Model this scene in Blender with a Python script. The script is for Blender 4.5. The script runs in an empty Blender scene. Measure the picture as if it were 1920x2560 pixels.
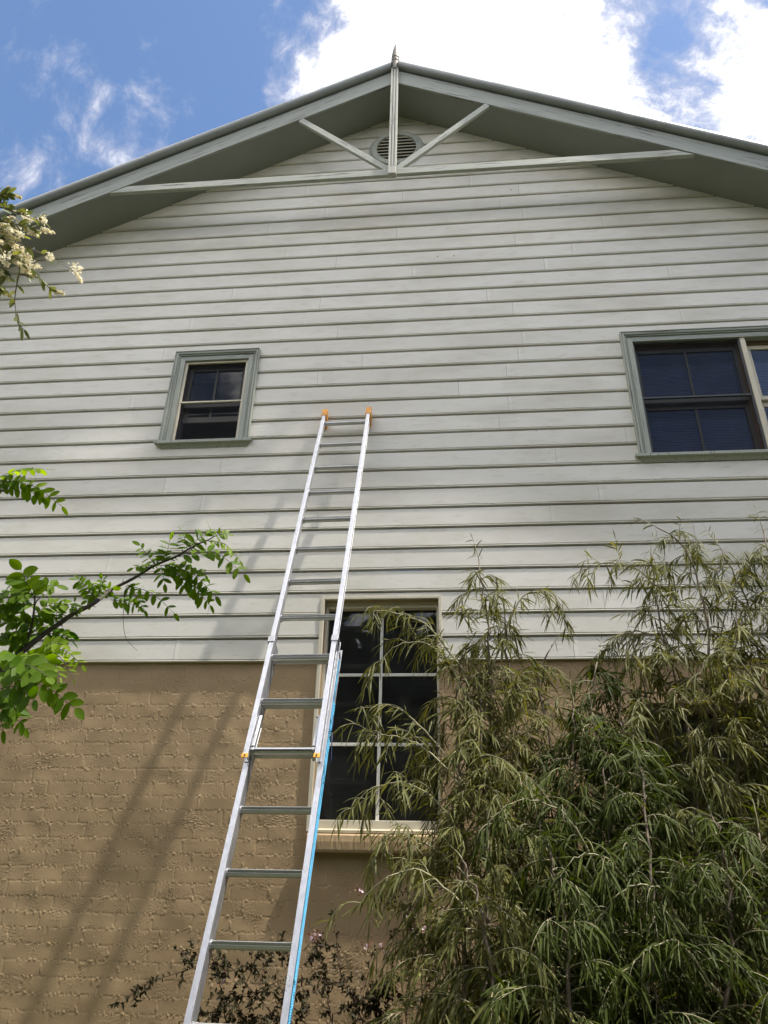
import bpy, bmesh, math, random
import numpy as np
from mathutils import Vector, Matrix

random.seed(7)
rng = np.random.default_rng(11)
SC = bpy.context.scene
COL = SC.collection

# ------------------------------------------------------------------ camera
Z0 = 3.294                                   # height of the lowest weatherboard edge above the lawn
CAM = np.array([0.0, -5.1253, Z0 - 1.6944])
FPX, PITCH, YAW, ROLL = 1922.86, 0.508877, -0.105827, 0.027065


def cam_rows():
    cy, sy, cp, sp = math.cos(YAW), math.sin(YAW), math.cos(PITCH), math.sin(PITCH)
    f = np.array([sy * cp, cy * cp, sp])
    r = np.array([cy, -sy, 0.0])
    u = np.cross(r, f)
    c, s = math.cos(ROLL), math.sin(ROLL)
    return np.array([c * r + s * u, -s * r + c * u, f])


ROWS = cam_rows()
cam_d = bpy.data.cameras.new('camera')
cam_d.sensor_fit = 'HORIZONTAL'
cam_d.sensor_width = 36.0
cam_d.lens = 36.0 * FPX / 1920.0
cam_d.clip_start = 0.05
cam_d.clip_end = 600
cam = bpy.data.objects.new('camera', cam_d)
COL.objects.link(cam)
m3 = Matrix((ROWS[0], ROWS[1], -ROWS[2])).transposed()
cam.matrix_world = Matrix.Translation(Vector(CAM)) @ m3.to_4x4()
SC.camera = cam


def ray(px, py):
    d = ROWS.T @ np.array([(px - 960) / FPX, -(py - 1280) / FPX, 1.0])
    return d / np.linalg.norm(d)


def at(px, py, Y):
    """world point on the plane y=Y seen at full-size photo pixel (used only to measure positions)"""
    d = ray(px, py)
    return CAM + d * (Y - CAM[1]) / d[1]


def atd(px, py, dist):
    return CAM + ray(px, py) * dist


# ------------------------------------------------------------------ world, sun, exposure
SUN_V = Vector((3.81, -1.0, 8.59)).normalized()
SUN_EL = math.asin(SUN_V.z)
SUN_AZ = math.atan2(SUN_V.x, SUN_V.y)
W = bpy.data.worlds.new('World')
SC.world = W
W.use_nodes = True
SKY_STRENGTH = 0.14
SUN_STRENGTH = 2.6
EXPOSURE = 1.68


def build_world():
    nt = W.node_tree
    N, L = nt.nodes, nt.links
    N.clear()
    out = N.new('ShaderNodeOutputWorld')
    bg = N.new('ShaderNodeBackground')
    bg.inputs['Strength'].default_value = SKY_STRENGTH
    sky = N.new('ShaderNodeTexSky')
    sky.sky_type = 'NISHITA'
    sky.sun_disc = False
    sky.sun_elevation = SUN_EL
    sky.sun_rotation = SUN_AZ
    sky.altitude = 50
    sky.air_density = 1.0
    sky.dust_density = 0.6
    sky.ozone_density = 2.0
    tc = N.new('ShaderNodeTexCoord')

    def math_n(op, a, b=None, clamp=False):
        n = N.new('ShaderNodeMath')
        n.operation = op
        n.use_clamp = clamp
        for i, v in enumerate((a, b)):
            if v is None:
                continue
            if isinstance(v, (int, float)):
                n.inputs[i].default_value = v
            else:
                L.new(v, n.inputs[i])
        return n.outputs[0]

    # fleecy cloud texture in direction space
    warp = N.new('ShaderNodeTexNoise')
    warp.inputs['Scale'].default_value = 3.0
    warp.inputs['Detail'].default_value = 4
    L.new(tc.outputs['Generated'], warp.inputs['Vector'])
    wadd = N.new('ShaderNodeVectorMath')
    wadd.operation = 'MULTIPLY_ADD'
    L.new(warp.outputs['Color'], wadd.inputs[0])
    wadd.inputs[1].default_value = (0.22, 0.22, 0.22)
    L.new(tc.outputs['Generated'], wadd.inputs[2])
    no = N.new('ShaderNodeTexNoise')
    no.inputs['Scale'].default_value = 8.0
    no.inputs['Detail'].default_value = 9
    no.inputs['Roughness'].default_value = 0.66
    L.new(wadd.outputs[0], no.inputs['Vector'])
    # where the cloud banks stand (directions in the sky) : centre px, radius deg, weight
    banks = [(1220, 20, 11, .40), (1320, 150, 9, .28), (1130, 150, 7, .17), (1480, 310, 7, .14), (1850, 400, 9, .22), (1915, 70, 6, .20), (1560, 140, 20, .03),
             (1700, 260, 7, .15), (1820, 200, 6, .10), (1580, 50, 6, -.10), (170, 190, 3.2, .16), (240, 280, 3.4, .15), (330, 340, 3.6, .20), (180, 425, 3.6, .16), (60, 370, 4, .14),
             (890, 130, 4.8, .22), (765, 215, 4.4, .22), (740, 30, 4.4, .21), (600, 60, 2.5, .12), (1010, 40, 5, .12), (520, 230, 9, -.10), (60, 60, 12, -.12)]
    tot = None
    for px, py, rad, w in banks:
        d = ray(px, py)
        dp = N.new('ShaderNodeVectorMath')
        dp.operation = 'DOT_PRODUCT'
        L.new(tc.outputs['Generated'], dp.inputs[0])
        dp.inputs[1].default_value = tuple(d)
        mr = N.new('ShaderNodeMapRange')
        mr.interpolation_type = 'SMOOTHSTEP'
        L.new(dp.outputs['Value'], mr.inputs['Value'])
        mr.inputs['From Min'].default_value = math.cos(math.radians(rad))
        mr.inputs['From Max'].default_value = 1.0
        mr.inputs['To Min'].default_value = 0.0
        mr.inputs['To Max'].default_value = w
        o = mr.outputs['Result']
        tot = o if tot is None else math_n('ADD', tot, o)
    # a clear stretch opposite the upper windows
    d = ray(1800, 900)
    dp = N.new('ShaderNodeVectorMath')
    dp.operation = 'DOT_PRODUCT'
    L.new(tc.outputs['Generated'], dp.inputs[0])
    dp.inputs[1].default_value = (d[0], -d[1], d[2])
    mr = N.new('ShaderNodeMapRange')
    mr.interpolation_type = 'SMOOTHSTEP'
    L.new(dp.outputs['Value'], mr.inputs['Value'])
    mr.inputs['From Min'].default_value = math.cos(math.radians(26))
    mr.inputs['From Max'].default_value = math.cos(math.radians(10))
    mr.inputs['To Min'].default_value = 0.0
    mr.inputs['To Max'].default_value = -0.7
    tot = math_n('ADD', tot, mr.outputs['Result'])
    # unseen cloud behind the camera, added to lift the fill on the wall
    big = N.new('ShaderNodeTexNoise')
    big.inputs['Scale'].default_value = 1.7
    big.inputs['Detail'].default_value = 3
    L.new(tc.outputs['Generated'], big.inputs['Vector'])
    sepd = N.new('ShaderNodeSeparateXYZ')
    L.new(tc.outputs['Generated'], sepd.inputs[0])
    back = N.new('ShaderNodeMapRange')
    L.new(sepd.outputs['Y'], back.inputs['Value'])
    back.inputs['From Min'].default_value = 0.15
    back.inputs['From Max'].default_value = -0.25
    back.inputs['To Max'].default_value = 0.9
    scat = math_n('MULTIPLY', math_n('SUBTRACT', big.outputs['Fac'], 0.13), back.outputs['Result'])
    amp = math_n('ADD', math_n('MULTIPLY', math_n('SUBTRACT', no.outputs['Fac'], 0.5), 2.4), 0.5)
    dens = math_n('ADD', math_n('ADD', amp, tot), scat)
    cl = N.new('ShaderNodeMapRange')
    cl.interpolation_type = 'SMOOTHSTEP'
    L.new(dens, cl.inputs['Value'])
    cl.inputs['From Min'].default_value = 0.47
    cl.inputs['From Max'].default_value = 1.05
    # bright core, lilac-grey thin edge
    cc = N.new('ShaderNodeValToRGB')
    cc.color_ramp.elements[0].position = 0.58
    cc.color_ramp.elements[0].color = (2.3, 2.4, 3.0, 1)
    cc.color_ramp.elements[1].position = 1.0
    cc.color_ramp.elements[1].color = (13.5, 12.8, 11.8, 1)
    L.new(dens, cc.inputs['Fac'])
    # clouds ahead kept dim; unseen ones behind made extra bright to light the wall
    thin = N.new('ShaderNodeMapRange')  # mixes dim clouds ahead with the extra bright unseen ones behind
    L.new(sepd.outputs['Y'], thin.inputs['Value'])
    thin.inputs['From Min'].default_value = 0.0
    thin.inputs['From Max'].default_value = 0.32
    cf = N.new('ShaderNodeValToRGB')
    cf.color_ramp.elements[0].position = 0.55
    cf.color_ramp.elements[0].color = (1.30, 1.40, 1.80, 1)
    cf.color_ramp.elements[1].position = 1.0
    cf.color_ramp.elements[1].color = (3.3, 3.25, 3.25, 1)
    e_ = cf.color_ramp.elements.new(0.76)
    e_.color = (1.62, 1.68, 2.0, 1)
    L.new(dens, cf.inputs['Fac'])
    cmix = N.new('ShaderNodeMix')
    cmix.data_type = 'RGBA'
    L.new(thin.outputs['Result'], cmix.inputs['Factor'])
    L.new(cc.outputs['Color'], cmix.inputs['A'])
    L.new(cf.outputs['Color'], cmix.inputs['B'])
    hsv = N.new('ShaderNodeHueSaturation')
    hsv.inputs['Saturation'].default_value = 1.06
    hsv.inputs['Value'].default_value = 0.48
    L.new(sky.outputs['Color'], hsv.inputs['Color'])
    mix = N.new('ShaderNodeMix')
    mix.data_type = 'RGBA'
    L.new(cl.outputs['Result'], mix.inputs['Factor'])
    L.new(hsv.outputs['Color'], mix.inputs['A'])
    L.new(cmix.outputs['Result'], mix.inputs['B'])
    L.new(mix.outputs['Result'], bg.inputs['Color'])
    L.new(bg.outputs[0], out.inputs['Surface'])


build_world()
sun_d = bpy.data.lights.new('sun', 'SUN')
sun_d.energy = SUN_STRENGTH
sun_d.angle = math.radians(1.1)
sun_d.color = (1.0, 0.95, 0.87)
sun = bpy.data.objects.new('sun', sun_d)
COL.objects.link(sun)
sun.rotation_euler = (-SUN_V).to_track_quat('-Z', 'Y').to_euler()
SC.view_settings.view_transform = 'Standard'
SC.view_settings.look = 'None'
SC.view_settings.exposure = EXPOSURE
SC.view_settings.gamma = 1.0
try:
    SC.cycles.max_bounces = 8
    SC.cycles.transparent_max_bounces = 16
except Exception:
    pass

# ------------------------------------------------------------------ materials


class Mat:
    def __init__(self, name):
        self.m = bpy.data.materials.new(name)
        self.m.use_nodes = True
        self.nt = self.m.node_tree
        self.N, self.L = self.nt.nodes, self.nt.links
        self.b = self.N['Principled BSDF']
        self.out = self.N['Material Output']

    def set(self, **k):
        for n, v in k.items():
            self.b.inputs[n.replace('_', ' ')].default_value = v
        return self

    def coord(self, scale=(1, 1, 1), which='Object', rot=(0, 0, 0)):
        tc = self.N.new('ShaderNodeTexCoord')
        mp = self.N.new('ShaderNodeMapping')
        mp.inputs['Scale'].default_value = scale
        mp.inputs['Rotation'].default_value = rot
        self.L.new(tc.outputs[which], mp.inputs['Vector'])
        return mp.outputs[0]

    def noise(self, vec, scale, detail=4, rough=0.55, dist=0.0):
        n = self.N.new('ShaderNodeTexNoise')
        n.inputs['Scale'].default_value = scale
        n.inputs['Detail'].default_value = detail
        n.inputs['Roughness'].default_value = rough
        n.inputs['Distortion'].default_value = dist
        self.L.new(vec, n.inputs['Vector'])
        return n.outputs['Fac']

    def ramp(self, fac, stops):
        r = self.N.new('ShaderNodeValToRGB')
        e = r.color_ramp.elements
        while len(e) < len(stops):
            e.new(0.5)
        for i, (p, c) in enumerate(stops):
            e[i].position = p
            e[i].color = c if isinstance(c, tuple) and len(c) == 4 else ((*c, 1) if isinstance(c, tuple) else (c, c, c, 1))
        self.L.new(fac, r.inputs['Fac'])
        return r.outputs['Color']

    def mix(self, fac, a, b, mode='MIX'):
        n = self.N.new('ShaderNodeMix')
        n.data_type = 'RGBA'
        n.blend_type = mode
        for s, v in (('Factor', fac), ('A', a), ('B', b)):
            if isinstance(v, (int, float)):
                n.inputs[s].default_value = v
            elif isinstance(v, tuple):
                n.inputs[s].default_value = (*v, 1) if len(v) == 3 else v
            else:
                self.L.new(v, n.inputs[s])
        return n.outputs['Result']

    def math(self, op, a, b, clamp=False):
        n = self.N.new('ShaderNodeMath')
        n.operation = op
        n.use_clamp = clamp
        for i, v in enumerate((a, b)):
            if isinstance(v, (int, float)):
                n.inputs[i].default_value = v
            else:
                self.L.new(v, n.inputs[i])
        return n.outputs[0]

    def attr(self, name):
        n = self.N.new('ShaderNodeAttribute')
        n.attribute_name = name
        return n.outputs['Fac']

    def color(self, c):
        if isinstance(c, tuple):
            self.b.inputs['Base Color'].default_value = (*c, 1)
        else:
            self.L.new(c, self.b.inputs['Base Color'])
        return self

    def link(self, sock, inp):
        self.L.new(sock, self.b.inputs[inp])
        return self

    def bump(self, h, strength=0.3, dist=0.005):
        n = self.N.new('ShaderNodeBump')
        n.inputs['Strength'].default_value = strength
        n.inputs['Distance'].default_value = dist
        self.L.new(h, n.inputs['Height'])
        self.L.new(n.outputs[0], self.b.inputs['Normal'])
        return self


def mat_boards():
    m = Mat('weatherboard_paint')
    big = m.noise(m.coord((0.8, 0.8, 2.2)), 1.3, 5, 0.6)
    small = m.noise(m.coord((3.0, 3.0, 16.0)), 2.2, 5, 0.65)
    base = m.ramp(m.attr('tint'), [(0.0, (0.10, 0.09, 0.075)), (0.12, (0.10, 0.09, 0.075)), (0.2, (0.580, 0.560, 0.505)), (1.0, (0.645, 0.625, 0.570))])
    c = m.mix(m.math('MULTIPLY', m.ramp(big, [(0.46, 0.0), (0.70, 1.0)]), 0.8), base, (0.475, 0.45, 0.375))
    c = m.mix(m.math('MULTIPLY', m.ramp(small, [(0.54, 0.0), (0.76, 1.0)]), 0.65), c, (0.42, 0.395, 0.325))
    fly = m.noise(m.coord((1, 1, 1)), 34, 2, 0.5)
    blot = m.noise(m.coord((1, 1, 1)), 1.1, 2, 0.5)
    specks = m.math('MULTIPLY', m.ramp(fly, [(0.76, 0.0), (0.79, 1.0)]), m.ramp(blot, [(0.5, 0.0), (0.62, 1.0)]))
    c = m.mix(m.math('MULTIPLY', specks, 0.7), c, (0.14, 0.13, 0.11))
    m.color(c).set(Roughness=0.42)
    return m.m


def mat_weathered(name, col, wood=(0.16, 0.155, 0.14), grain=(1.5, 40, 40), amount=0.5, dark=(0.03, 0.03, 0.028)):
    """painted timber whose paint has worn along the grain"""
    m = Mat(name)
    g = m.noise(m.coord(grain), 1.6, 7, 0.68, 0.4)
    pat = m.noise(m.coord((1.2, 1.2, 1.2)), 1.8, 3, 0.5)
    fine = m.noise(m.coord(tuple(v * 2.2 for v in grain)), 3, 4, 0.6)
    sel = m.math('MULTIPLY', m.ramp(g, [(0.50, 0.0), (0.60, 1.0)]), m.ramp(pat, [(0.40, 0.15), (0.62, 1.0)]))
    c = m.mix(m.math('MULTIPLY', sel, amount), col, wood)
    c = m.mix(m.math('MULTIPLY', m.ramp(pat, [(0.35, 1.0), (0.6, 0.0)]), 0.3), c, tuple(v * 0.78 for v in col))
    crack = m.ramp(g, [(0.62, 0.0), (0.655, 1.0)])
    c = m.mix(m.math('MULTIPLY', crack, amount), c, dark)
    m.color(c).set(Roughness=0.6)
    m.bump(m.math('ADD', g, m.math('MULTIPLY', fine, 0.5)), 0.35, 0.004)
    return m.m


def mat_plain(name, col, rough=0.5, metal=0.0, var=0.12, scale=6, bump=0.08):
    m = Mat(name)
    n = m.noise(m.coord(), scale, 5, 0.6)
    c = m.ramp(n, [(0.3, tuple(v * (1 - var) for v in col)), (0.7, tuple(min(1, v * (1 + var)) for v in col))])
    m.color(c).set(Roughness=rough, Metallic=metal)
    if bump:
        m.bump(m.noise(m.coord(), scale * 8, 3), bump, 0.003)
    return m.m


def mat_brick():
    m = Mat('bagged_brick_paint')
    big = m.noise(m.coord(), 1.4, 5, 0.6)
    med = m.noise(m.coord((1, 1, 1.6)), 7.0, 4, 0.6)
    c = m.ramp(big, [(0.32, (0.287, 0.198, 0.100)), (0.70, (0.338, 0.237, 0.128))])
    c = m.mix(m.math('MULTIPLY', m.ramp(med, [(0.55, 0.0), (0.75, 1.0)]), 0.45), c, (0.255, 0.158, 0.086))
    wet = m.noise(m.coord((1.6, 1.6, 0.5)), 1.3, 4, 0.6)
    c = m.mix(m.math('MULTIPLY', m.ramp(wet, [(0.52, 0.0), (0.72, 1.0)]), 0.5), c, (0.185, 0.122, 0.062))
    m.color(c).set(Roughness=0.72)
    m.bump(m.noise(m.coord(), 120, 4, 0.6), 0.22, 0.002)
    return m.m


def mat_alu():
    m = Mat('brushed_aluminium')
    s = m.noise(m.coord((30, 12, 12)), 2.0, 4, 0.5)
    p = m.noise(m.coord((14, 14, 5)), 2.2, 4, 0.7)
    c = m.ramp(s, [(0.3, (0.40, 0.405, 0.425)), (0.7, (0.50, 0.505, 0.525))])
    c = m.mix(m.math('MULTIPLY', m.ramp(p, [(0.60, 0.0), (0.66, 1.0)]), 0.75), c, (0.26, 0.26, 0.27))
    m.color(c).set(Metallic=0.85)
    m.link(m.ramp(p, [(0.3, 0.33), (0.7, 0.48)]), 'Roughness')
    m.bump(s, 0.08, 0.001)
    return m.m


def mat_leaf(name, c0, c1, back, trans=0.28, rough=0.42, spec=0.5):
    m = Mat(name)
    top = m.ramp(m.attr('tint'), [(0.0, c0), (0.85, c1), (1.0, tuple(min(.9, v * 1.45 + .02 * (i == 0)) for i, v in enumerate(c1)))])
    vein = m.noise(m.coord((1, 1, 1), 'Object'), 60, 2)
    top = m.mix(m.math('MULTIPLY', vein, 0.25), top, back)
    geo = m.N.new('ShaderNodeNewGeometry')
    c = m.mix(geo.outputs['Backfacing'], top, m.mix(0.5, top, back))
    m.color(c).set(Roughness=rough)
    m.b.inputs['Specular IOR Level'].default_value = spec
    tr = m.N.new('ShaderNodeBsdfTranslucent')
    hs = m.N.new('ShaderNodeHueSaturation')
    hs.inputs['Saturation'].default_value = 1.15
    hs.inputs['Value'].default_value = 1.75
    m.L.new(c, hs.inputs['Color'])
    m.L.new(hs.outputs['Color'], tr.inputs['Color'])
    mx = m.N.new('ShaderNodeMixShader')
    mx.inputs[0].default_value = trans
    m.L.new(m.b.outputs[0], mx.inputs[1])
    m.L.new(tr.outputs[0], mx.inputs[2])
    m.L.new(mx.outputs[0], m.out.inputs['Surface'])
    return m.m


def mat_glass(name, tint=(0.75, 0.78, 0.8), refl=1.6):
    m = Mat(name)
    tr = m.N.new('ShaderNodeBsdfTransparent')
    tr.inputs['Color'].default_value = (*tint, 1)
    gl = m.N.new('ShaderNodeBsdfGlossy')
    gl.inputs['Roughness'].default_value = 0.02
    gl.inputs['Color'].default_value = (0.95, 0.97, 1, 1)
    fr = m.N.new('ShaderNodeFresnel')
    fr.inputs['IOR'].default_value = refl
    bp = m.N.new('ShaderNodeBump')
    bp.inputs['Strength'].default_value = 0.03
    bp.inputs['Distance'].default_value = 0.02
    m.L.new(m.noise(m.coord(), 3.5, 2), bp.inputs['Height'])
    m.L.new(bp.outputs[0], gl.inputs['Normal'])
    mx = m.N.new('ShaderNodeMixShader')
    m.L.new(fr.outputs[0], mx.inputs[0])
    m.L.new(tr.outputs[0], mx.inputs[1])
    m.L.new(gl.outputs[0], mx.inputs[2])
    df = m.N.new('ShaderNodeBsdfDiffuse')
    df.inputs['Color'].default_value = (0.42, 0.43, 0.42, 1)
    mx2 = m.N.new('ShaderNodeMixShader')
    m.L.new(m.ramp(m.noise(m.coord((1, 1, 1.5)), 2.6, 5, 0.6), [(0.3, 0.015), (0.75, 0.065)]), mx2.inputs[0])
    m.L.new(mx.outputs[0], mx2.inputs[1])
    m.L.new(df.outputs[0], mx2.inputs[2])
    m.L.new(mx2.outputs[0], m.out.inputs['Surface'])
    return m.m


def mat_screen():
    m = Mat('flyscreen_mesh')
    tr = m.N.new('ShaderNodeBsdfTransparent')
    df = m.N.new('ShaderNodeBsdfDiffuse')
    df.inputs['Color'].default_value = (0.018, 0.018, 0.024, 1)
    mx = m.N.new('ShaderNodeMixShader')
    n = m.noise(m.coord((1, 1, 1)), 5, 3)
    m.L.new(m.ramp(n, [(0.3, 0.34), (0.7, 0.44)]), mx.inputs[0])
    m.L.new(tr.outputs[0], mx.inputs[1])
    m.L.new(df.outputs[0], mx.inputs[2])
    m.L.new(mx.outputs[0], m.out.inputs['Surface'])
    return m.m


M = {}
M['boards'] = mat_boards()
M['brick'] = mat_brick()
M['trim'] = mat_weathered('weathered_trim_paint', (0.315, 0.335, 0.29), grain=(45, 45, 2.0), amount=0.75)
M['trim_h'] = mat_weathered('weathered_head_paint', (0.27, 0.295, 0.265), grain=(2.0, 45, 45), amount=0.75)
M['barge'] = mat_weathered('weathered_barge_paint', (0.27, 0.29, 0.262), grain=(1.4, 26, 26), amount=1.0)
M['beam'] = mat_weathered('weathered_beam_paint', (0.33, 0.345, 0.30), grain=(1.6, 30, 30), amount=0.95)
M['post'] = mat_weathered('weathered_post_paint', (0.40, 0.40, 0.35), grain=(38, 38, 1.6), amount=0.8)
M['finial'] = mat_weathered('bare_grey_timber', (0.105, 0.092, 0.075), grain=(40, 40, 2.0), amount=0.8, wood=(0.05, 0.045, 0.038))
M['soffit'] = mat_plain('soffit_paint', (0.185, 0.194, 0.176), 0.6, var=0.07, scale=2.0)
M['cap'] = mat_plain('steel_capping_paint', (0.20, 0.215, 0.215), 0.38, var=0.12, scale=5)
M['roof'] = mat_plain('roof_sheet_paint', (0.20, 0.22, 0.22), 0.45)
M['cream'] = mat_plain('cream_joinery_paint', (0.52, 0.475, 0.37), 0.5, var=0.08)
M['sill_tan'] = mat_plain('dull_tan_sill_paint', (0.40, 0.34, 0.235), 0.6, var=0.12)
M['white_bar'] = mat_plain('white_glazing_bar_paint', (0.62, 0.60, 0.54), 0.45, var=0.06)
M['darkframe'] = mat_plain('dark_screen_frame', (0.045, 0.045, 0.048), 0.5)
M['sash'] = mat_plain('dark_sash_paint', (0.085, 0.082, 0.075), 0.5)
M['sash_pale'] = mat_plain('grey_sash_paint', (0.20, 0.19, 0.165), 0.5)
M['reveal'] = mat_plain('brown_window_head', (0.11, 0.075, 0.05), 0.6)
M['glass'] = mat_glass('window_glass', (0.62, 0.65, 0.68))
M['glass_dark'] = mat_glass('tinted_window_glass', (0.30, 0.32, 0.34), 1.5)
M['screen'] = mat_screen()
M['blind'] = mat_plain('pale_blind_slat', (0.31, 0.33, 0.58), 0.5, var=0.03)
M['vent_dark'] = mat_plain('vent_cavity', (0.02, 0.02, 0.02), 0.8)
M['vent_slat'] = mat_plain('vent_blade_paint', (0.66, 0.62, 0.54), 0.5)
M['alu'] = mat_alu()
M['alu_dull'] = mat_plain('cast_aluminium', (0.36, 0.36, 0.37), 0.5, 0.8, 0.15, 20)
M['alu_rung'] = mat_plain('ribbed_aluminium', (0.42, 0.42, 0.415), 0.38, 0.9, 0.10, 9, 0.04)
M['orange'] = mat_plain('orange_rubber', (0.62, 0.27, 0.035), 0.5, var=0.3, scale=25)
M['yellow'] = mat_plain('yellow_plastic', (0.72, 0.36, 0.03), 0.4, var=0.1, scale=20)
M['steel_dark'] = mat_plain('dark_steel', (0.06, 0.06, 0.065), 0.5, 0.6)
M['rope'] = mat_plain('blue_poly_rope', (0.045, 0.33, 0.56), 0.45, var=0.25, scale=40, bump=0.2)
M['rope_tie'] = mat_plain('navy_cord', (0.02, 0.04, 0.12), 0.6)
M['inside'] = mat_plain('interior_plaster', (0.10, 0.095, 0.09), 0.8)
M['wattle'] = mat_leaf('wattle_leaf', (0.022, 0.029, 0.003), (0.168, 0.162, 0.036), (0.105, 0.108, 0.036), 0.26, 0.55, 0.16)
M['wattle_shaded'] = mat_leaf('shaded_green_wattle_leaf', (0.007, 0.016, 0.002), (0.070, 0.090, 0.013), (0.045, 0.060, 0.012), 0.22, 0.60, 0.12)  # greener leaf, with the shade on the lower shrubs painted into its colour
M['wattle_bark'] = mat_plain('wattle_bark', (0.14, 0.105, 0.075), 0.75, var=0.35, scale=30, bump=0.4)
M['twig_pale'] = mat_plain('pale_green_twig', (0.22, 0.20, 0.11), 0.6, var=0.3, scale=25)
M['locust'] = mat_leaf('locust_leaf', (0.030, 0.080, 0.003), (0.205, 0.285, 0.008), (0.085, 0.160, 0.010), 0.50, 0.55, 0.18)
M['locust_bark'] = mat_plain('locust_bark', (0.055, 0.042, 0.032), 0.8, var=0.4, scale=40, bump=0.4)
M['privet'] = mat_leaf('privet_leaf', (0.055, 0.085, 0.016), (0.19, 0.20, 0.05), (0.16, 0.18, 0.07), 0.25, 0.4, 0.5)
M['privet_flower'] = mat_leaf('cream_flower', (0.50, 0.44, 0.24), (0.85, 0.80, 0.66), (0.7, 0.65, 0.5), 0.3, 0.6, 0.2)
M['abelia'] = mat_leaf('abelia_leaf', (0.013, 0.012, 0.006), (0.055, 0.050, 0.018), (0.042, 0.036, 0.018), 0.16, 0.55, 0.15)
M['abelia_red'] = mat_leaf('red_sepal', (0.09, 0.035, 0.022), (0.20, 0.085, 0.055), (0.16, 0.08, 0.06), 0.25, 0.5, 0.4)
M['abelia_flower'] = mat_leaf('pale_pink_flower', (0.55, 0.42, 0.52), (0.80, 0.70, 0.76), (0.7, 0.6, 0.66), 0.3, 0.6, 0.2)
M['abelia_stem'] = mat_plain('abelia_stem', (0.10, 0.05, 0.032), 0.6, var=0.35, scale=40)
M['shoot'] = mat_plain('pale_red_shoot', (0.34, 0.16, 0.09), 0.5, var=0.2, scale=30)


def mat_ground():
    m = Mat('lawn')
    n = m.noise(m.coord(), 3.0, 6, 0.7)
    m.color(m.ramp(n, [(0.3, (0.055, 0.065, 0.025)), (0.7, (0.10, 0.105, 0.05))])).set(Roughness=0.9)
    m.bump(m.noise(m.coord(), 60, 4), 0.6, 0.03)
    return m.m


M['lawn'] = mat_ground()
M['wood'] = mat_leaf('far_leaf', (0.025, 0.04, 0.014), (0.07, 0.09, 0.03), (0.06, 0.07, 0.03), 0.15, 0.6, 0.3)

# ------------------------------------------------------------------ object helpers


def root_of(o):
    while o.parent:
        o = o.parent
    return o


def tag(o, label=None, cat=None, group=None, kind=None):
    for k, v in (('label', label), ('category', cat), ('group', group), ('kind', kind)):
        if v:
            o[k] = v
    return o


def thing(name, label, cat, loc, group=None):
    o = bpy.data.objects.new(name, None)
    COL.objects.link(o)
    o.location = loc
    o.empty_display_size = 0.2
    return tag(o, label, cat, group)


def link_mesh(name, me, mat, parent=None):
    if mat is not None:
        me.materials.append(mat)
    o = bpy.data.objects.new(name, me)
    COL.objects.link(o)
    if parent is not None:
        o.parent = parent
    return o


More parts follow.
